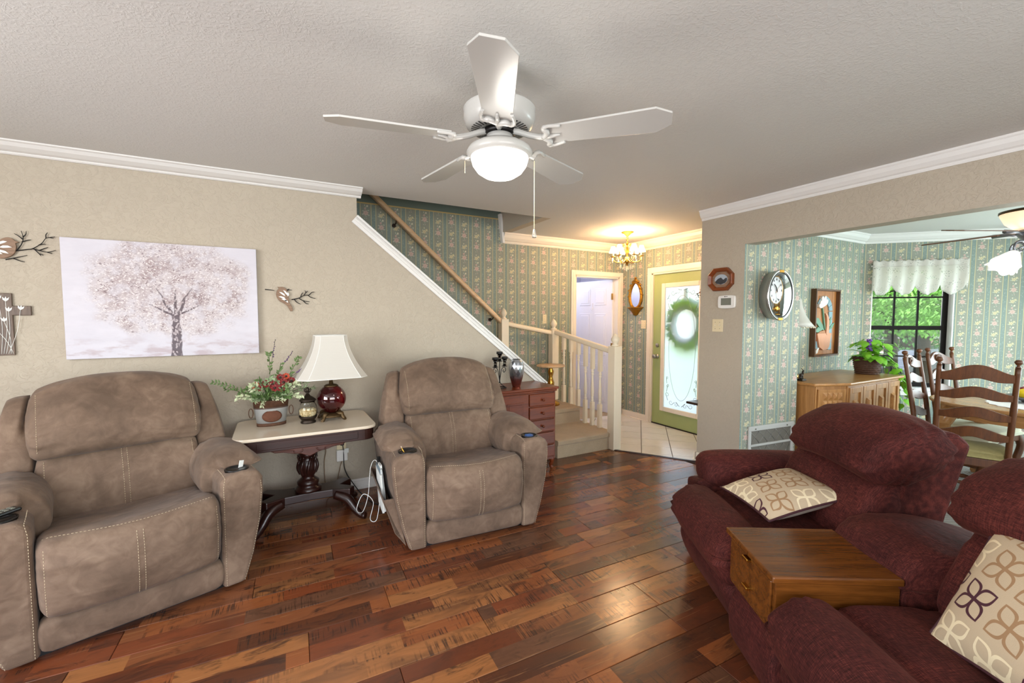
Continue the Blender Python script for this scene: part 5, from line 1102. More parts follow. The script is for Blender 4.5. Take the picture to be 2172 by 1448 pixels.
for k in range(6):
    a = 2 * PI * k / 6 + .25; c, s_ = math.cos(a), math.sin(a)
    arm = MB().tube(smooth_path([(c * .015, s_ * .015, -.30), (c * .06, s_ * .06, -.355), (c * .13, s_ * .13, -.355), (c * .165, s_ * .165, -.32), (c * .165, s_ * .165, -.29)], 5), .0055, 6).build('arm', 'brass', CH)
    MB().lathe([(.0001, -.297), (.026, -.294), (.030, -.286), (.012, -.282), (.0001, -.282)], (c * .165, s_ * .165, 0), 14).build('drip_pan', 'brass', arm)
    MB().cyl((c * .165, s_ * .165, -.282), (c * .165, s_ * .165, -.225), .010).build('candle_sleeve', 'cream_paint', arm)
    MB().lathe([(.050, -.242), (.044, -.225), (.034, -.20), (.024, -.172), (.021, -.165)], (c * .165, s_ * .165, 0), 18).build('candle_shade', 'candle_shade', arm, solid=.002)
    for j in range(3): b = a + (j - 1) * .16; drop((math.cos(b) * .172, math.sin(b) * .172, -.298 - (.012 if j == 1 else 0)), arm, 1.1)
    up = MB().tube(smooth_path([(c * .015, s_ * .015, -.17), (c * .06, s_ * .06, -.14), (c * .085, s_ * .085, -.18), (c * .07, s_ * .07, -.22)], 4), .004, 6).build('scroll', 'brass', CH); drop((c * .085, s_ * .085, -.19), up, .9); drop((c * .07, s_ * .07, -.225), up, .8)
for k in range(14):
    a = 2 * PI * k / 14; r = .045 if k % 2 else .085; drop((math.cos(a) * r, math.sin(a) * r, -.385 if k % 2 == 0 else -.40), CH, 1.0)
drop((0, 0, -.41), CH, 1.3)
light('chandelier_glow', 'POINT', (3.751, 3.962, CZ - .22), 52, (1, .64, .34), size=.16).parent = None
# console bracket table and flower spray just inside the entry, mostly hidden by the pier
HT = thing('hall_table', 'dark narrow hall table with a carved bracket behind the beige pier', 'table', (4.02, 2.855, 0))
MB().box(-.16, .0, .50, .12, .30, .525).build('table_top', 'mahogany', HT, bevel=.006)
MB().prism([(.02, .5), (.26, .5), (.18, .44), (.22, .38), (.14, .33), (.10, .26), (.02, .22)], -.02, .02, 'yz').build('carved_bracket', 'mahogany', HT, bevel=.006)
for x in (-.14, .10): MB().box(x - .018, .02, .008, x + .018, .056, .5).build('leg', 'mahogany', HT, bevel=.004)
FS = thing('flower_spray', 'dried pink flower spray on the entry wall, peeking past the pier', 'wall decoration', (4.02, 2.86, 1.68)); random.seed(9)
for k in range(16):
    p = V((random.uniform(-.1, .06), random.uniform(.02, .27), random.uniform(-.12, .14))); st_ = MB().tube([(0, .0, -.1), p], .002, 4).build('stem', 'wreath_twig', FS)
    for j in range(5): leaf_quad_mb = MB(); leaf_quad(leaf_quad_mb, p, (random.uniform(-1, 1), random.uniform(-1, 1), random.uniform(-1, 1)), (0, 0, 1), .03, .02); leaf_quad_mb.build('petal', 'terracotta' if k % 2 else 'bird_wood', st_)
# ---------------------------------------------------------------- ceiling fan of the living room
FN = thing('ceiling_fan', 'white five-blade ceiling fan with a lit bowl light in the living room', 'ceiling fan', (.825, 1.612, 0))
MB().lathe([(.0001, CZ), (.062, CZ), (.060, CZ - .05), (.05, CZ - .06), (.04, 2.29), (.0001, 2.29)], (0, 0, 0), 40).build('canopy', 'white_gloss', FN)
hs = MB().lathe([(.0001, 2.315), (.05, 2.31), (.10, 2.29), (.143, 2.268), (.147, 2.262), (.144, 2.255), (.145, 2.225), (.135, 2.200), (.118, 2.187), (.080, 2.180), (.080, 2.184), (.0001, 2.186)], (0, 0, 0), 48).build('motor_housing', 'white_gloss', FN)
for k in range(40):
    a = 2 * PI * k / 40; Mx = RZ(a); MB().add([(.086, -.0030, 2.1805), (.116, -.0040, 2.1855), (.116, .0040, 2.1855), (.086, .0030, 2.1805)], [(0, 1, 2, 3)], Mx).build('vent_slot', 'black_plastic', hs)
MB().lathe([(.0001, 2.186), (.066, 2.184), (.062, 2.165), (.0001, 2.165)], (0, 0, 0), 28).build('hub', 'black_metal', FN)
MB().lathe([(.0001, 2.172), (.053, 2.172), (.053, 2.12), (.0001, 2.12)], (0, 0, 0), 32).build('switch_housing', 'white_gloss', FN)
MB().cyl((-.0, -.0, 0), (0, 0, .004), .003, None, 8)
blade0 = None
rb = [(.205, -.054), (.205, .054), (.605, .072), (.660, .034), (.660, -.034), (.605, -.072)]
for k in range(5):
    ang = math.radians(241.3 + 72 * k)
    if blade0 is None:
        hold = D.objects.new('tmp', None)
        Mx = TR(0, 0, 2.145) @ Matrix.Rotation(math.radians(-11), 4, 'X')
        bl = MB().prism(rb, -.004, .004, 'xy', Mx).build('blade', 'white_gloss', FN, bevel=.0015)
        mb = MB()
        mb.tube(smooth_path([(.060, 0, 2.176), (.085, 0, 2.168), (.13, 0, 2.150), (.175, .0, 2.138), (.20, 0, 2.137)], 4), [.013] * 5 + [.012] * 12, 7)
        ir = mb.build('blade_iron', 'white_gloss', bl)
        for s in (-1, 1):
            P = [Mx @ V((.185, 0, -.010)), Mx @ V((.205, s * .03, -.012)), Mx @ V((.195, s * .052, -.010)), Mx @ V((.215, s * .062, -.008)), Mx @ V((.26, s * .052, -.006))]
            MB().tube(smooth_path(P, 4), [.012] * 6 + [.010] * 5 + [.007] * 6, 6).build('iron_scroll', 'white_gloss', bl)
        MB().tube([Mx @ V((.19, 0, -.010)), Mx @ V((.25, 0, -.008))], [.012, .004], 6).build('iron_scroll', 'white_gloss', bl)
        bl.rotation_euler = (0, 0, ang); blade0 = bl
    else:
        c = copy_tree(blade0, FN); c.rotation_euler = (0, 0, ang)
MB().lathe([(.054, 2.142), (.095, 2.130), (.125, 2.112), (.135, 2.094), (.128, 2.080), (.112, 2.076), (.0001, 2.10)], (0, 0, 0), 44).build('light_fitter', 'white_gloss', FN)
MB().lathe([(.116, 2.082), (.118, 2.072), (.110, 2.045), (.092, 2.020), (.064, 2.002), (.032, 1.993), (.0001, 1.991)], (0, 0, 0), 44).build('glass_bowl', 'fan_globe', FN)
vr = V((math.sin(YAW), -math.cos(YAW), 0))
for s, L in ((1, .275), (-1, .05)):
    p = vr * s * .142; ch = MB().tube([p + V((0, 0, 2.066)), p + V((0, 0, 2.066 - L))], .0014, 5).build('pull_chain', 'ivory_plastic', FN)
    MB().tube([vr * s * .120 + V((0, 0, 2.084)), p + V((0, 0, 2.072))], .006, 7).build('chain_nipple', 'white_gloss', ch)
    if s > 0:
        for k in range(52): MB().ball(p + V((0, 0, 2.062 - .0052 * k)), .0022, 5).build('bead', 'ivory_plastic', ch)
        MB().lathe([(.0001, 0), (.004, -.002), (.006, -.012), (.0105, -.03), (.008, -.036), (.0001, -.037)], p + V((0, 0, 2.066 - L)), 12).build('chain_pull', 'crystal', ch)
light('fan_bulb', 'POINT', (.825, 1.612, 1.93), 5, (1, .95, .86), size=.09)
# ---------------------------------------------------------------- things on the wall stub
ang = math.radians(-6.3); wx, wy = math.cos(ang), math.sin(ang)
def on_stub(s, z): return (XB + wx * s, 2.4035 + wy * s, z)
CL = thing('wall_clock', 'large oval chrome-rimmed wall clock on the papered wall stub', 'clock', on_stub(.325, 1.622), ang); CL.scale = (.78, 1, 1)
def ovl(a, rx, rz, y): return (rx * math.cos(a), y, rz * math.sin(a))
N = 56; AA = [2 * PI * k / N for k in range(N)]
mb = MB(); rings = [(.175, .19, 0), (.205, .215, -.03), (.212, .222, -.075), (.212, .222, -.098), (.200, .210, -.115), (.186, .196, -.112), (.182, .192, -.085)]
mb.add([ovl(a, rx, rz, y) for rx, rz, y in rings for a in AA], [(i * N + k, i * N + (k + 1) % N, (i + 1) * N + (k + 1) % N, (i + 1) * N + k) for i in range(6) for k in range(N)], None, True); fix_normals(mb.build('case', 'silver', CL))
MB().tube([ovl(a, .208, .218, -.106) for a in AA], .010, 8, True).build('chrome_rim', 'chrome', CL)
MB().tube([ovl(a, .189, .199, -.112) for a in AA], .006, 6, True).build('black_rim', 'black_plastic', CL)
MB().add([ovl(a, .188, .198, -.055) for a in AA], [tuple(range(N))]).build('back_plate', 'clock_back', CL)
gl = MB(); gl.sheet(lambda u, v: ovl(2 * PI * u, .186 * v, .196 * v, -.112 - .012 * (1 - v * v)), 40, 6, True, True); gl.build('cover_glass', 'clear_glass', CL)
dl = MB().add([(.105 * math.cos(a) * (1 + .05 * (k % 2)), -.066, .045 + .118 * math.sin(a) * (1 + .05 * (k % 2))) for k, a in enumerate([2 * PI * j / 24 for j in range(24)])], [tuple(range(24))]).build('dial', 'clock_dial', CL)
MB().tube([(.112 * math.cos(a), -.064, .045 + .125 * math.sin(a)) for a in AA], .004, 5, True).build('dial_ring', 'brass', CL)
for k in range(12):
    a = 2 * PI * k / 12; c = (.086 * math.sin(a), -.068, .045 + .098 * math.cos(a)); MB().box(c[0] - .004, -.070, c[2] - .009, c[0] + .004, -.067, c[2] + .009).build('hour_mark', 'black_plastic', dl)
for p1, w in (((-.045, .045 + .055), .006), ((.02, .045 - .085), .0055)):
    MB().tube(smooth_path([(0, -.073, .045), (p1[0] * .5 + .01, -.073, (p1[1] + .045) / 2), (p1[0], -.073, p1[1])], 4), [w * (1 - .07 * k) for k in range(9)], 5).build('hand', 'black_metal', dl)
MB().tube([(-.02, -.072, .02), (.06, -.072, .10)], .0018, 4).build('sweep_hand', 'brass', dl)
MB().lathe([(.0001, 0), (.05, 0), (.052, .004), (.035, .012), (.0001, .012)], (0, -.075, -.175), 20, None, 1.2, .5).build('pendulum_shelf', 'brass', CL)
MB().ball((0, -.075, -.115), .032, 12, (1, .35, 1)).build('pendulum', 'brass', CL)
for x in (-.055, -.03, .04, .055): MB().cyl((x, -.07, -.17), (x, -.07, -.07), .004).build('pillar', 'brass', CL)
for z in (.212, -.212): MB().box(-.035, -.118, z - .012, .035, -.100, z + .012).build('gilt_clip', 'brass', CL, bevel=.003)
VG = thing('return_grille', 'white return-air grille with pleated filter low on the papered wall stub', 'vent', on_stub(.10, .075), ang)
W_, H_ = .60, .355
for b in ((0, 0, W_, .028), (0, H_ - .045, W_, H_), (0, .028, .03, H_ - .045), (W_ - .03, .028, W_, H_ - .045), (.03, .165, W_ - .03, .185)): MB().box(b[0], -.018, b[1], b[2], -.002, b[3]).build('frame_bar', 'white_gloss', VG, bevel=.003)
MB().box(.028, -.006, .026, W_ - .028, -.003, H_ - .042).build('filter', 'filter_mesh', VG)
for s in range(5):
    for z0, z1 in ((.030, .163), (.187, .308)): MB().tube([(.03 + .135 * s * .8, -.0075, z0), (.03 + .135 * s * .8 + .12, -.0075, z1)], .0014, 4).tube([(.03 + .135 * s * .8 + .12, -.0075, z0), (.03 + .135 * s * .8, -.0075, z1)], .0014, 4).build('wire', 'silver', VG, kind='stuff')
for x in (.08, .50): MB().tube([(x, -.019, H_ - .03), (x, -.024, H_ - .022)], .006, 6).build('latch', 'screen_grey', VG)
# ---------------------------------------------------------------- dining wall
SF = thing('small_frame', 'tiny cream picture frame half hidden behind the oval clock', 'picture', (4.93, DIN_Y, 1.72)); MB().box(-.075, -.022, -.085, .075, -.002, .085).build('frame', 'cream_paint', SF, bevel=.006); MB().box(-.04, -.024, -.045, .04, -.021, .05).build('print', 'photo_dark', SF)
WH = thing('wall_figurine', 'small grey bird ornament on the papered dining wall beside the clock', 'ornament', (4.86, DIN_Y, 1.50)); MB().ball((0, -.02, 0), .03, 10, (1.1, .5, .9)).ball((.025, -.02, .03), .017, 8).tube([(-.02, -.02, 0), (-.05, -.02, -.04)], [.014, .005], 6).build('bird', 'pewter', WH)
WL = thing('wall_lamp', 'cream bell lampshade half hidden by the papered wall stub', 'lamp', (4.70, 2.56, 1.33))
MB().lathe([(.205, 0), (.165, .05), (.13, .11), (.10, .19), (.085, .275), (.075, .295)], (0, 0, 0), 28).build('lamp_shade', 'shade_cloth', WL, solid=.003)
for k in range(30): a = 2 * PI * k / 30; MB().ball((.205 * math.cos(a), .205 * math.sin(a), -.008), .008, 5).build('shade_bead', 'cream_paint', WL)
MB().cyl((0, 0, -.50), (0, 0, .22), .014).lathe([(.09, -.53), (.085, -.50), (.03, -.47), (.02, -.40), (.035, -.35), (.02, -.28), (.014, -.2)], (0, 0, 0), 16).build('lamp_stem', 'brass', WL)
PQ = thing('wood_plaque', 'tall framed wood inlay of a white tulip in a terracotta pot', 'picture', (5.60, DIN_Y, 1.36))
for b in ((-.265, -.385, .265, -.365), (-.265, .365, .265, .385), (-.265, -.365, -.245, .365), (.245, -.365, .265, .365)): MB().box(b[0], -.06, b[1], b[2], -.002, b[3]).build('frame_rail', 'frame_dark', PQ, bevel=.002)
for k in range(6): MB().box(-.245 + k * .0817, -.018 - .0008 * (k % 2), -.365, -.245 + (k + 1) * .0817 - .001, -.003, .365).build('back_slat', 'plaque_wood', PQ)
def inlay(P, mat, name, y=-.030): return MB().prism(P, y, -.017, 'xz').build(name, mat, PQ, bevel=.002)
for k in range(11):                                      # blue arch of short tiles
    if k < 6:
        a0, a1 = math.radians(150 - 25 * k), math.radians(150 - 25 * (k + 1) + 1.5); c = (-.02, .135); r0 = .135 - .03 * max(0, (2 - k)) / 2 if k < 2 else .115
        r0, r1 = (.10 + .03 * (1 - min(k, 2) / 2)), .175
        inlay([(c[0] + r0 * math.cos(a0), c[1] + r0 * math.sin(a0)), (c[0] + r1 * math.cos(a0), c[1] + r1 * math.sin(a0)), (c[0] + r1 * math.cos(a1), c[1] + r1 * math.sin(a1)), (c[0] + r0 * math.cos(a1), c[1] + r0 * math.sin(a1))], 'tile_blue', 'arch_tile')
    else:
        z1 = .13 - (k - 6) * .09; inlay([(.08, z1), (.155, z1), (.155, z1 - .085), (.08, z1 - .085)], 'tile_blue', 'arch_tile')
inlay([(-.20, -.21), (.155, -.325), (.155, -.21)], 'tile_blue', 'ground_tile', -.024); inlay([(-.24, -.21), (-.13, -.21), (-.05, -.30), (-.13, -.30), (-.24, -.285)], 'tile_blue', 'ground_tile', -.025)
inlay([(-.19, -.12), (.12, -.12), (.085, -.27), (.05, -.305), (-.05, -.315), (-.13, -.28)], 'terracotta', 'pot', -.045)
inlay([(-.17, -.12), (.0, -.12), (-.02, -.085), (-.11, -.095)], 'plaque_wood', 'pot_rim', -.040)
P = [(p.x, p.y) for p in smooth_path([(.0, -.13, 0), (.005, -.02, 0), (.0, .06, 0), (-.03, .105, 0), (.01, .10, 0), (.05, .04, 0), (.055, -.06, 0), (.05, -.13, 0)], 4, True)]; inlay(P, 'terracotta', 'pot_handle', -.048)
inlay([(-.075, .17), (-.06, .17), (.01, -.08), (-.012, -.08)], 'inlay_green', 'tulip_stem', -.036)
for P in ([(-.22, .06), (-.15, .055), (-.06, -.02), (-.02, -.09), (-.10, -.07), (-.19, .0)], [(-.225, -.10), (-.15, -.045), (-.06, -.08), (-.14, -.115)], [(.08, -.085), (.13, -.02), (.20, .0), (.16, -.06)], [(.075, -.06), (.08, .02), (.12, .07), (.12, .0)]): inlay(P, 'inlay_green', 'tulip_leaf', -.034)
for a, cx, cz, L_ in ((2.3, -.08, .185, .085), (1.75, -.075, .19, .12), (1.2, -.07, .19, .13), (.75, -.065, .185, .12), (2.9, -.085, .18, .09)):
    c, s_ = math.cos(a), math.sin(a); P = [(0, -.004), (L_ * .5, -.026), (L_ * .85, -.022), (L_, 0), (L_ * .85, .022), (L_ * .5, .026), (0, .004)]; inlay([(cx + x * c - y * s_, cz + x * s_ + y * c) for x, y in P], 'petal_white', 'tulip_petal', -.040 - .002 * a)
for P in ([(-.235, -.24), (-.20, -.26), (-.20, -.31), (-.235, -.345)], [(-.17, -.355), (-.17, -.32), (-.13, -.285), (-.085, -.275), (-.12, -.31), (-.14, -.35)]): inlay(P, 'petal_white', 'butterfly_wing', -.030)
# ---------------------------------------------------------------- sideboard
SB = thing('sideboard', 'long oak sideboard with angled carved ends under the flower plaque', 'sideboard', (0, 0, 0))
F = [(4.52, 2.66), (4.44, 2.36), (4.44, 2.18), (4.80, 2.045), (5.95, 2.045), (5.95, 2.66)]
def inset(P, d):
    c = V((5.2, 2.40)); return [tuple(V(p) + (c - V(p)).normalized() * d) for p in P]
MB().prism(F, .772, .800).build('cabinet_top', 'sideboard_wood', SB, bevel=.010, seg=3)
B_ = [(4.56, 2.65), (4.48, 2.36), (4.48, 2.205), (4.815, 2.08), (5.91, 2.08), (5.91, 2.65)]
MB().prism(B_, .10, .772).build('carcass', 'sideboard_wood_vertical', SB, bevel=.003)
MB().prism([(4.55, 2.66), (4.465, 2.36), (4.465, 2.195), (4.81, 2.065), (5.925, 2.065), (5.925, 2.66)], .012, .10).build('plinth', 'sideboard_wood', SB, bevel=.006)
# angled left door with a grid of little pyramids
p0, p1 = V((4.48, 2.205, 0)), V((4.815, 2.08, 0)); d = (p1 - p0).normalized(); LN = (p1 - p0).length; nn = V((d.y, -d.x, 0))
Mx = Matrix(((d.x, -nn.x, 0, p0.x), (d.y, -nn.y, 0, p0.y), (0, 0, 1, 0), (0, 0, 0, 1)))
dr = MB().box(.03, -.016, .13, LN - .025, .002, .74, Mx).build('door', 'sideboard_wood_vertical', SB, bevel=.003)
gx0, gx1 = .075, LN - .065; cw = (gx1 - gx0) / 4
for i in range(4):
    for j in range(7):
        x0, z0 = gx0 + i * cw + .004, .17 + j * .078; x1, z1 = x0 + cw - .008, z0 + .070; xc, zc_ = (x0 + x1) / 2, (z0 + z1) / 2
        MB().add([(x0, -.0165, z0), (x1, -.0165, z0), (x1, -.0165, z1), (x0, -.0165, z1), (xc, -.036, zc_)], [(0, 1, 4), (1, 2, 4), (2, 3, 4), (3, 0, 4), (3, 2, 1, 0)], Mx).build('pyramid', 'sideboard_wood', dr)
for x in (.004, LN - .012): MB().box(x, -.010, .11, x + .016, .002, .765, Mx).build('pilaster', 'sideboard_wood_vertical', SB, bevel=.004)
# front: four panelled doors with raised tapered blocks
for k in range(4):
    x0 = 4.83 + k * .268; x1 = x0 + .258
    dd = MB().box(x0, 2.062, .13, x0 + .045, 2.081, .745).box(x1 - .045, 2.062, .13, x1, 2.081, .745).box(x0 + .045, 2.062, .69, x1 - .045, 2.081, .745).box(x0 + .045, 2.062, .13, x1 - .045, 2.081, .18).build('door', 'sideboard_wood_vertical', SB, bevel=.003)
    MB().box(x0 + .045, 2.076, .18, x1 - .045, 2.080, .69).build('door_panel', 'sideboard_wood_vertical', dd)
    xa, xb = x0 + .095, x1 - .095; MB().add([(xa, 2.076, .22), (xb, 2.076, .22), (xb, 2.076, .62), (xa, 2.076, .62), (xa + .012, 2.052, .235), (xb - .012, 2.052, .235), (xb - .012, 2.052, .595), (xa + .012, 2.052, .595)], [(0, 1, 5, 4), (1, 2, 6, 5), (2, 3, 7, 6), (3, 0, 4, 7), (4, 5, 6, 7)]).build('raised_block', 'sideboard_wood', dd)
DE = thing('deer_ornament', 'small bronze animal ornament on the near end of the sideboard', 'ornament', (4.545, 2.36, .80)); MB().box(-.03, -.03, 0, .04, .03, .02).build('ornament_base', 'dark_bronze', DE, bevel=.004)
MB().ball((.0, 0, .055), .022, 8, (1.3, .7, .8)).tube([(.02, 0, .06), (.03, 0, .09), (.042, 0, .10)], [.010, .009, .006], 6).tube([(.028, 0, .10), (.02, .01, .12)], .003, 4).tube([(-.015, .006, .05), (-.015, .006, .018)], .005, 5).tube([(.015, .006, .05), (.015, .006, .018)], .005, 5).tube([(.015, -.006, .05), (.018, -.006, .018)], .005, 5).tube([(-.015, -.006, .05), (-.018, -.006, .018)], .005, 5).build('animal', 'dark_bronze', DE)
# basket of pothos
PB = thing('pothos_plant', 'trailing green pothos in a dark wicker basket on the sideboard', 'plant', (5.74, 2.30, .80)); random.seed(21)
bs = MB().lathe([(.0001, 0), (.100, 0), (.118, .07), (.130, .185), (.125, .185), (.11, .14), (.0001, .14)], (0, 0, 0), 30).build('basket', 'basket_weave', PB)
for k in range(9): MB().tube([((.102 + .0035 * k + .004 * math.sin(14 * a + PI * k)) * math.cos(a), (.102 + .0035 * k + .004 * math.sin(14 * a + PI * k)) * math.sin(a), .012 + .021 * k) for a in [2 * PI * j / 56 for j in range(56)]], .0085, 5, True).build('wicker_strand', 'basket_weave', bs)
def heart_leaf(p, d, size):
    d = V(d).normalized(); s = d.cross(V((0, 0, 1))); s = s.normalized() if s.length > .01 else V((1, 0, 0)); n = s.cross(d); P = []
    for t_, w_ in ((0, 0), (-.10, .28), (.08, .46), (.38, .46), (.70, .25), (1.0, 0)): P.append((t_, w_))
    mb = MB(); p = V(p); vs_ = [p + d * t_ * size + s * w_ * size - n * abs(w_) * size * .25 - n * t_ * t_ * size * .25 for t_, w_ in P] + [p + d * t_ * size - s * w_ * size - n * abs(w_) * size * .25 - n * t_ * t_ * size * .25 for t_, w_ in P[1:-1]] + [p + d * .3 * size - n * .02 * size]
    c = len(vs_) - 1; o = [0, 1, 2, 3, 4, 5, 9, 8, 7, 6]; mb.add(vs_, [(o[i], o[(i + 1) % 10], c) for i in range(10)], None, True); return mb.build('leaf', 'pothos', PB)
for k in range(120):
    a = random.uniform(0, 6.28); r = random.uniform(.02, .20); z = .24 + random.uniform(-.04, .17) - r * .3; heart_leaf((r * math.cos(a), r * math.sin(a) - .03, z), (math.cos(a) * .9, math.sin(a) * .9, random.uniform(-1.0, .35)), random.uniform(.055, .095))
for (ex, ey, ez) in ((.34, -.18, -.42), (.30, -.10, -.22), (.40, -.22, -.30), (.24, -.24, -.12), (.46, -.20, -.20)):
    pts = smooth_path([(.05, -.03, .16), (ex * .6, ey * .6, .14), (ex * .9, ey, ez * .4), (ex, ey, ez)], 7); MB().tube(pts, .003, 5).build('vine', 'stem_green', PB)
    for p in pts[4::2]: heart_leaf(p, (random.uniform(-1, 1), random.uniform(-1, .4), random.uniform(-1.2, .0)), random.uniform(.055, .085))
for k in range(26): MB().ball((-.13 + random.uniform(-.02, .02), -.06 + random.uniform(-.02, .02), .27 + .0045 * k), .012, 6).build('purple_floret', 'purple_bloom', PB)
# ---------------------------------------------------------------- window in the bay
WN = D.objects.new('window_1', None); COL.objects.link(WN); WN.location = (COR[0], COR[1], 0); WN.rotation_euler = (0, 0, -PI / 4); struct(WN, 'dark-framed double-hung window in the angled dining wall')
s0, s1, z0, z1 = .105, .945, .555, 2.06; fy = .085
MB().box(s0, .0, z0, s0 + .012, .13, z1).box(s1 - .012, .0, z0, s1, .13, z1).box(s0, .0, z1 - .012, s1, .13, z1).build('reveal', 'white_trim', WN)
MB().box(s0 - .04, -.035, z0 - .035, s1 + .04, .12, z0 + .002).build('sill', 'white_trim', WN, bevel=.005); MB().box(s0 - .02, -.016, z0 - .10, s1 + .02, 0, z0 - .035).build('apron', 'white_trim', WN, bevel=.004)
zm = 1.295
for b in ((s0 + .012, z0, s0 + .045, z1 - .012), (s1 - .062, z0, s1 - .012, z1 - .012), (s0 + .045, z0 + .002, s1 - .062, z0 + .05), (s0 + .045, z1 - .06, s1 - .062, z1 - .012), (s0 + .045, zm - .028, s1 - .062, zm + .022)): MB().box(b[0], fy, b[1], b[2], fy + .04, b[3]).build('window_frame', 'window_bronze', WN, bevel=.003)
iw = (s1 - .062) - (s0 + .045)
for k in (1, 2): MB().box(s0 + .045 + iw * k / 3 - .009, fy + .012, z0 + .05, s0 + .045 + iw * k / 3 + .009, fy + .028, z1 - .06).build('muntin', 'window_bronze', WN)
for z in (zm + .375, zm - .36): MB().box(s0 + .045, fy + .012, z - .009, s1 - .062, fy + .028, z + .009).build('muntin', 'window_bronze', WN)
for k in range(3):
    for a, b in ((z0 + .05, zm - .36), (zm - .36, zm - .028), (zm + .022, zm + .375), (zm + .375, z1 - .06)): MB().box(s0 + .045 + iw * k / 3 + .004, fy + .018, a + .004, s0 + .045 + iw * (k + 1) / 3 - .004, fy + .022, b - .004).build('pane', 'clear_glass', WN)
VA = thing('lace_valance', 'scalloped white lace valance over the dark-framed window', 'curtain', (COR[0], COR[1], 0), -PI / 4)
def val(u, v):
    s = .085 + u * (1.03 - .085); sc = abs(math.sin(u * PI * 4.0 + .35)) ** .7; top = 2.105 + .012 * math.sin(u * 60); bot = 1.815 - .12 * sc + .006 * math.sin(u * 90)
    z = top + (bot - top) * v; return (s, -.045 - .020 * math.sin(u * 46 + v) * (.4 + .6 * v) - .02 * math.sin(v * PI), z)
MB().sheet(val, 180, 16).build('lace_panel', 'lace', VA, solid=.0015)
def val2(u, v): p = val(u, 0); return (p[0], p[1] - .012, 2.115 - .075 * v + .008 * math.sin(u * 70) * (1 - v))
MB().sheet(val2, 140, 5).build('header_ruffle', 'lace', VA, solid=.0015)
MB().cyl((.075, -.03, 2.055), (1.04, -.03, 2.055), .010, None, 10).build('curtain_rod', 'white_trim', VA)
V2 = thing('lace_valance', 'edge of a second white lace valance at the right picture border', 'curtain', (COR[0] + 1.2374, COR[1] - 1.2374, 0), -PI / 2)
MB().sheet(lambda u, v: (.12 + u * 1.6, -.05 - .015 * math.sin(u * 60), 2.10 - .36 * v - .08 * v * abs(math.sin(u * 12))), 90, 8).build('lace_panel', 'lace', V2, solid=.0015)
# ---------------------------------------------------------------- dining table and chairs
DT = thing('dining_table', 'oval oak dining table with a pedestal in the dining room', 'table', (5.16, .55, 0))
P = rrect(.56, .98, .42, 10); MB().prism(P, .725, .752).build('table_top', 'table_wood', DT, bevel=.010, seg=3); MB().prism(rrect(.50, .92, .38, 10), .63, .725).build('apron', 'table_wood', DT, bevel=.005)
for sx, sy in ((-1, 1), (1, 1), (-1, -1), (1, -1)): MB().tube(smooth_path([(sx * .38, sy * .76, .70), (sx * .42, sy * .82, .56), (sx * .38, sy * .77, .30), (sx * .40, sy * .79, .08), (sx * .44, sy * .84, .025)], 5), [.055] * 5 + [.046] * 5 + [.036] * 5 + [.030] * 4 + [.036] * 2, 10).build('leg', 'table_wood', DT)
DO = thing('doily', 'white lace doily lying on the dining table', 'doily', (5.08, .98, .753)); MB().prism([((.30 + .018 * (k % 2)) * math.cos(2 * PI * k / 40), (.22 + .018 * (k % 2)) * math.sin(2 * PI * k / 40)) for k in range(40)], 0, .003).build('cloth', 'doily', DO)
FB = thing('fruit_bowl', 'pewter bowl of lemons and red berries on the dining table', 'bowl', (5.20, .98, .757)); MB().lathe([(.0001, 0), (.07, 0), (.075, .01), (.13, .03), (.165, .045), (.16, .048), (.10, .03), (.0001, .02)], (0, 0, 0), 28).build('bowl', 'pewter', FB)
random.seed(4)
for k, (x, y, z) in enumerate([(-.06, .05, .075), (.03, -.05, .072), (.06, .06, .07)]):
    t = thing('lemon', ['yellow lemon at the near left side of the pewter bowl', 'yellow lemon at the right side of the pewter bowl', 'yellow lemon at the far side of the pewter bowl'][k], 'fruit', (5.20 + x, .98 + y, .757 + z)); MB().ball((0, 0, 0), .036, 14, (1, 1, 1.3)).build('lemon_body', 'lemon', t); t.rotation_euler = (1.2, 0, k)
for k in range(14):
    a = random.uniform(0, 6.28); r = random.uniform(.06, .13); t = MB().ball((0, 0, 0), .023, 8).build('berry', 'berry'); t.location = (5.20 + r * math.cos(a), .98 + r * math.sin(a), .757 + .085 + random.uniform(0, .03)); tag(t, 'round red berry in the pewter bowl on the dining table', 'fruit', 'red berries in the pewter bowl')
def wavy(x0, x1, z, hgt, crest, y, lean, mat, name, parent, n=18, th=.011):
    top = []; bot = []
    for k in range(n + 1):
        u = k / n; x = x0 + (x1 - x0) * u; c = math.sin(PI * u) ** 1.6; top.append((x, z + hgt * (.75 + .25 * c) + crest * c)); bot.append((x, z + crest * c * .55 - .012 * math.sin(PI * u * 2) ** 2))
    vs_ = []; m = 2 * (n + 1); ol = bot + top[::-1]
    mb = MB(); yy = lambda zz: y + lean * (zz - .45)
    bow = lambda x: .030 * (1 - (2 * (x - x0) / (x1 - x0) - 1) ** 2)
    vs_ = [(x, yy(zz) + bow(x) - th, zz) for x, zz in ol] + [(x, yy(zz) + bow(x) + th, zz) for x, zz in ol]
    fs = [(k, k + 1, m - 2 - k, m - 1 - k) for k in range(n)]; fs += [tuple(i + m for i in f[::-1]) for f in fs]; fs += [(i, (i + 1) % m, m + (i + 1) % m, m + i) for i in range(m)]
    mb.add(vs_, fs); o = mb.build(name, mat, parent, bevel=.003, seg=1); return fix_normals(o)
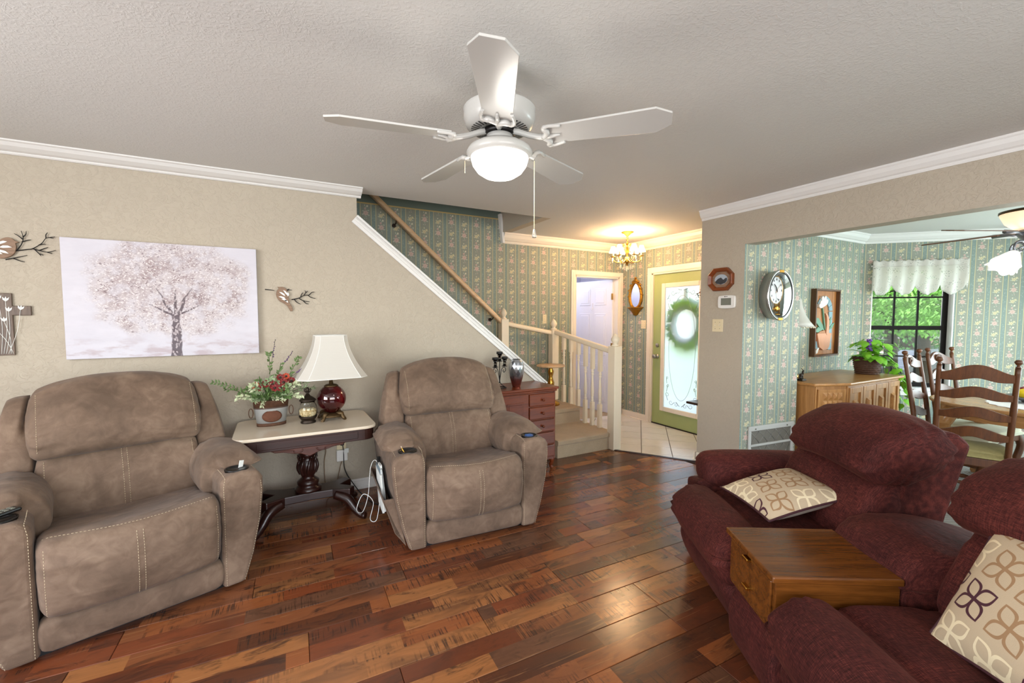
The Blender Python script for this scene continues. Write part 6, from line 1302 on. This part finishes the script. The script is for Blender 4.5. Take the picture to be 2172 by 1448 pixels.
def make_dchair(label, carved=False):
    """ladder-back chair; local -y is the front"""
    t = thing('dining_chair', label, 'chair'); lean = .16; hb = .205
    for s in (-1, 1):
        pts = smooth_path([(s * (hb - .012), .20 + .05, .012), (s * hb, .205, .24), (s * hb, .20, .45), (s * (hb + .004), .20 + lean * .30, .78), (s * (hb + .006), .20 + lean * .62, 1.07)], 5)
        MB().tube(pts, [.021] * 8 + [.020] * 8 + [.017] * 5, 8).build('back_post', 'chair_wood', t)
        p = pts[-1]; MB().lathe([(.010, 0), (.017, .006), (.010, .014), (.008, .018), (.021, .034), (.024, .044), (.016, .056), (.0001, .060)], p, 14).build('finial', 'chair_wood', t)
        MB().tube(smooth_path([(s * .205, -.21, .40), (s * .225, -.235, .30), (s * .205, -.21, .14), (s * .21, -.225, .05), (s * .215, -.25, .02)], 5), [.032] * 5 + [.028] * 5 + [.022] * 5 + [.022] * 4 + [.027] * 2, 8).build('leg', 'chair_wood', t)
        MB().tube(smooth_path([(s * .205, -.20, .16), (s * .205, .0, .16), (s * .20, .21, .17)], 6), [.010, .012, .014, .016, .012, .016, .018, .016, .012, .016, .014, .012, .010], 7).build('stretcher', 'chair_wood', t)
    MB().tube([(-.205, 0, .16), (-.10, 0, .16), (-.04, 0, .16), (0, 0, .16), (.04, 0, .16), (.10, 0, .16), (.205, 0, .16)], [.009, .013, .010, .017, .010, .013, .009], 7).build('stretcher', 'chair_wood', t)
    MB().prism([(-.235, -.235), (.235, -.235), (.21, .215), (-.21, .215)], .345, .405).build('seat_rail', 'chair_wood', t, bevel=.006)
    mb = bolster([(-.24, .405), (-.245, .43), (-.22, .452), (0, .465), (.18, .455), (.195, .43), (.19, .405)], -.232, .232, 18, .04, 6); fix_normals(mb.build('seat', 'cushion_cream' if carved else 'seat_olive', t))
    for k, (z, h_) in enumerate([(.545, .06), (.69, .06), (.835, .06), (.965, .075)]):
        r = wavy(-hb + .004, hb - .004, z, h_, .035 if k < 3 else .045, .20, lean, 'chair_wood', 'ladder_slat', t)
        if carved and k == 3:
            for q in range(3): MB().tube([((.05 - .014 * q) * math.cos(a) , .20 + lean * (z - .40) + .012, z + .065 + (.032 - .009 * q) * math.sin(a)) for a in [2 * PI * j / 16 for j in range(16)]], .005, 5, True).build('carving', 'chair_wood', r)
    return t
nearc = make_dchair('dark wooden ladder-back dining chair nearest the maroon loveseat, its back to it')
def put_chair(o, pl, pr, carved=False):
    """back posts at pl and pr as seen from behind-left to behind-right"""
    a, b = V(pl), V(pr); d = b - a; o.location = 0, 0, 0
    ang_ = math.atan2(d.y, d.x); m = (a + b) / 2; n = V((-math.sin(ang_), math.cos(ang_)))
    return m, ang_
# near chair: posts measured along the opening
m, a_ = V((4.31, 1.086)), math.radians(-69)
nearc.rotation_euler = (0, 0, a_ + PI); nearc.scale = (.90, .90, 1.0)
off = RZ(a_ + PI) @ V((0, .30, 0)); nearc.location = (m.x - off.x * .9, m.y - off.y * .9, .012)
carvedc = make_dchair('carved-crest dining chair at the head of the table, in front of the window', True)
carvedc.rotation_euler = (0, 0, math.radians(5)); carvedc.location = (4.935, 1.37, .012); carvedc['group'] = 'carved dining chairs'; carvedc.scale = (.92, .92, 1)
c2_ = copy_tree(carvedc); c2_['label'] = 'carved-crest dining chair on the far side of the table, right of the window plant'
c2_.rotation_euler = (0, 0, math.radians(-8)); c2_.location = (5.50, 1.38, .012)
# ---------------------------------------------------------------- dining ceiling fan
DF = thing('dining_fan', 'dining-room ceiling fan with an amber up-light bowl and glass tulip shades', 'ceiling fan', (5.03, 1.02, 0))
MB().cyl((0, 0, 2.30), (0, 0, CZ), .016).lathe([(.0001, CZ), (.07, CZ), (.065, CZ - .03), (.02, CZ - .05), (.0001, CZ - .05)], (0, 0, 0), 20).build('down_rod', 'pewter', DF)
MB().lathe([(.055, 2.085), (.10, 2.10), (.145, 2.14), (.172, 2.20), (.176, 2.215), (.172, 2.215), (.14, 2.15), (.095, 2.108), (.055, 2.092)], (0, 0, 0), 36).build('amber_bowl', 'amber_bowl', DF)
MB().lathe([(.174, 2.212), (.182, 2.218), (.180, 2.232), (.172, 2.226)], (0, 0, 0), 36).build('bowl_rim', 'bronze_lamp', DF)
MB().lathe([(.0001, 2.09), (.075, 2.085), (.085, 2.06), (.07, 2.03), (.045, 2.01), (.05, 1.98), (.03, 1.95), (.0001, 1.94)], (0, 0, 0), 28).build('motor', 'pewter', DF)
plain('blade_walnut', srgb(96, 62, 38), .35); bl0 = None
for k in range(5):
    if bl0 is None:
        Mx = TR(0, 0, 2.075) @ Matrix.Rotation(math.radians(-11), 4, 'X'); bl0 = MB().prism([(.17, -.05), (.17, .05), (.60, .068), (.66, .05), (.675, 0), (.66, -.05), (.60, -.068)], -.004, .004, 'xy', Mx).build('blade', 'blade_walnut', DF, bevel=.002)
        MB().tube([(.06, 0, 2.05), (.12, 0, 2.066), (.22, 0, 2.068)], [.014, .012, .016], 6).build('blade_iron', 'pewter', bl0); c = bl0
    else: c = copy_tree(bl0, DF)
    c.rotation_euler = (0, 0, math.radians(81 + 72 * k))
for k in range(4):
    a = math.radians(153 + 90 * k); c, s_ = math.cos(a), math.sin(a)
    arm = MB().tube(smooth_path([(c * .03, s_ * .03, 1.97), (c * .07, s_ * .07, 2.00), (c * .12, s_ * .12, 1.99), (c * .135, s_ * .135, 1.95), (c * .12, s_ * .12, 1.91)], 5), .008, 7).build('lamp_arm', 'pewter', DF)
    MB().tube(smooth_path([(c * .05, s_ * .05, 1.96), (c * .09, s_ * .09, 1.95), (c * .08, s_ * .08, 1.92), (c * .06, s_ * .06, 1.94)], 4), .005, 6).build('scroll', 'pewter', arm)
    Mx = TR(c * .125, s_ * .125, 1.915) @ RZ(a) @ Matrix.Rotation(math.radians(142), 4, 'Y')
    mb = MB(); mb.sheet(lambda u, v: ((.024 + .062 * v ** .8) * (1 + .10 * v * v * math.sin(6 * 2 * PI * u)) * math.cos(2 * PI * u), (.024 + .062 * v ** .8) * (1 + .10 * v * v * math.sin(6 * 2 * PI * u)) * math.sin(2 * PI * u), .13 * v - .012 * v * v * math.cos(6 * 2 * PI * u)), 42, 8, True, True)
    mb.v = [tuple(Mx @ V(p)) for p in mb.v]; mb.build('tulip_shade', 'tulip_lit', arm, solid=.003)
light('dining_glow', 'POINT', (5.03, 1.02, 1.72), 10, (1, .97, .92), size=.12)
# ---------------------------------------------------------------- outdoors beyond the window and the front door
struct(MB().add([(4.55, -12, -.35), (60, -12, -3.6), (60, 60, -3.6), (4.55, 60, -.35)], [(0, 1, 2, 3)]).build('ground', 'lawn'), 'sloping front lawn')
struct(MB().box(4.5, 2.8, -.3, 6.6, 5.6, -.02).build('porch_floor', 'concrete'), 'concrete porch outside the front door')
struct(MB().box(4.62, 2.78, CZ, 5.2, 6.0, CZ + .12).build('porch_roof', 'white_trim'), 'porch roof outside the front door')
def ext(px, dist, z):   # a point seen along a picture column at a given distance
    lat = (px - CX) / F_PX * dist
    return V((dist * math.cos(YAW) + lat * math.sin(YAW), dist * math.sin(YAW) - lat * math.cos(YAW), z))
def gz(p): return -.35 - (p.x - 4.55) * 3.25 / 55.45
random.seed(31)
def tree(px, dist, h, r, mat, n, label, low, trunk=.22):
    b = ext(px, dist, 0); z0 = gz(b); t = thing('tree', label, 'tree', (b.x, b.y, z0), 0, 'trees across the lawn')
    MB().tube(smooth_path([(0, 0, -.1), (.08, .05, h * .25), (-.05, .05, h * .5), (.1, 0, h * .8)], 5), [trunk * (1.25 - .05 * k) for k in range(16)], 10).build('trunk', 'bark', t)
    for k in range(7):
        a = random.uniform(0, 6.28); MB().tube(smooth_path([(0, 0, h * (.3 + .05 * k)), (math.cos(a) * r * .4, math.sin(a) * r * .4, h * (.42 + .05 * k)), (math.cos(a) * r * .85, math.sin(a) * r * .85, h * (.45 + .06 * k))], 4), [trunk * .4 * (1 - .09 * j) for j in range(9)], 6).build('branch', 'bark', t)
    mb = MB()
    for k in range(n):
        while True:
            q = V((random.uniform(-1, 1), random.uniform(-1, 1), random.uniform(-1, 1)))
            if .35 < q.length < 1: break
        p = V((q.x * r, q.y * r, low + (h - low) * (q.z * .5 + .5))); d = V((q.x + random.uniform(-.8, .8), q.y + random.uniform(-.8, .8), random.uniform(-.9, .3)))
        L_ = random.uniform(.075, .15) * (1 if dist < 20 else 3); leaf_quad(mb, p, d, (0, 0, 1), L_, L_ * .55)
    mb.build('crown', mat, t, kind='stuff')
tree(1893, 13.5, 6.0, 3.2, 'tree_leaf_light', 17000, 'leafy tree with a dark trunk left of the parked car', 1.9, .17)
tree(1962, 15.0, 6.5, 3.4, 'tree_leaf_light', 17000, 'leafy tree with a dark trunk behind the parked car', 2.0, .2)
tree(2060, 11.0, 5.5, 2.8, 'tree_leaf_light', 13000, 'pale leafy tree at the right of the window view', 1.8, .1)
tree(1800, 17.0, 8.5, 4.2, 'tree_leaf_dark', 9000, 'darker leafy tree at the left of the window view', 1.6, .2)
tree(1930, 34.0, 11.0, 7.0, 'tree_leaf_dark', 6000, 'broad dark tree far beyond the street', .8, .5)
tree(2100, 36.0, 10.0, 7.0, 'tree_leaf_dark', 5000, 'second broad dark tree far beyond the street', .8, .5)
tree(1780, 38.0, 11.0, 7.0, 'tree_leaf_dark', 5000, 'far dark tree left of the pink house', .8, .5)
# parked car
CRp = ext(1968, 22.5, 0); car = thing('car', 'grey van parked across the lawn, seen through the window', 'car', (CRp.x, CRp.y, gz(CRp) + .02), YAW - PI / 2 + .12)
body = [(-2.25, .30), (-2.3, .62), (-2.15, .80), (-1.25, .92), (-.62, 1.46), (2.0, 1.50), (2.18, 1.0), (2.25, .6), (2.2, .30)]
MB().prism(body, -.85, .85, 'xz').build('body', 'car_paint', car, bevel=.06, seg=3)
for P in ([(-1.08, .95), (-.60, 1.38), (-.25, 1.40), (-.25, .95)], [(-.17, .95), (-.17, 1.40), (.80, 1.42), (.80, .95)], [(.88, .95), (.88, 1.42), (1.80, 1.42), (1.95, .95)]): MB().prism(P, -.862, .862, 'xz').build('side_window', 'car_glass', car)
for x in (-1.5, 1.45):
    for y in (-.82, .82):
        w_ = MB().cyl((x, y - .1, .31), (x, y + .1, .31), .33, None, 22).build('wheel', 'tyre', car); MB().cyl((x, y - .112, .31), (x, y + .112, .31), .18, None, 16).build('rim', 'silver', w_)
MB().box(-2.32, -.7, .36, -2.24, .7, .52).build('bumper', 'tyre', car)
# street and house
a, b = ext(1500, 25, 0), ext(2500, 18.5, 0)
d = (ext(2172, 21, 0) - ext(1700, 21, 0)).normalized(); n_ = V((-d.y, d.x, 0)); c = ext(1930, 22.0, 0)
q = [c - d * 30 - n_ * 2.2, c + d * 30 - n_ * 2.2, c + d * 30 + n_ * 3.5, c - d * 30 + n_ * 3.5]
struct(MB().add([(p.x, p.y, gz(p) + .02) for p in q], [(0, 1, 2, 3)]).build('street', 'street'), 'grey street beyond the lawn')
H_ = ext(1930, 48, 0); hz = gz(H_); hs_ = thing('house', 'low pale pink house with a grey roof across the street', 'house', (H_.x, H_.y, hz), YAW - PI / 2)
MB().box(-9, -4, 0, 9, 4, 3.0).build('wall', 'house_pink', hs_); MB().prism([(-4.6, 2.9), (4.6, 2.9), (0, 5.2)], -9.5, 9.5, 'yz').build('roof', 'roof_grey', hs_)
for x in (-6, -2, 3, 6.5): MB().box(x, -4.05, .9, x + 1.4, -3.95, 2.2).build('window', 'car_glass', hs_)
fnp = ext(1925, 30, 0); fe = thing('fence', 'white rail fence beyond the parked car', 'fence', (fnp.x, fnp.y, gz(fnp)), YAW - PI / 2)
for z in (.5, .85, 1.2): MB().box(-8, -.03, z, 8, .03, z + .14).build('fence_rail', 'white_trim', fe)
for k in range(9): MB().box(-8 + 2 * k - .07, -.07, -.2, -8 + 2 * k + .07, .07, 1.4).build('fence_post', 'white_trim', fe)
# low bush by the window outside
bp = ext(1990, 6.6, 0); bu = thing('lily_clump', 'clump of strappy green leaves outside the window', 'plant', (bp.x, bp.y, gz(bp))); random.seed(8)
for k in range(26): a = random.uniform(0, 6.28); L_ = random.uniform(.6, 1.0); MB().tube(smooth_path([(0, 0, 0), (math.cos(a) * .12, math.sin(a) * .12, L_ * .7), (math.cos(a) * .35, math.sin(a) * .35, L_)], 4), [.012] * 5 + [.008] * 3 + [.002], 4).build('leaf_blade', 'leaf_green', bu)
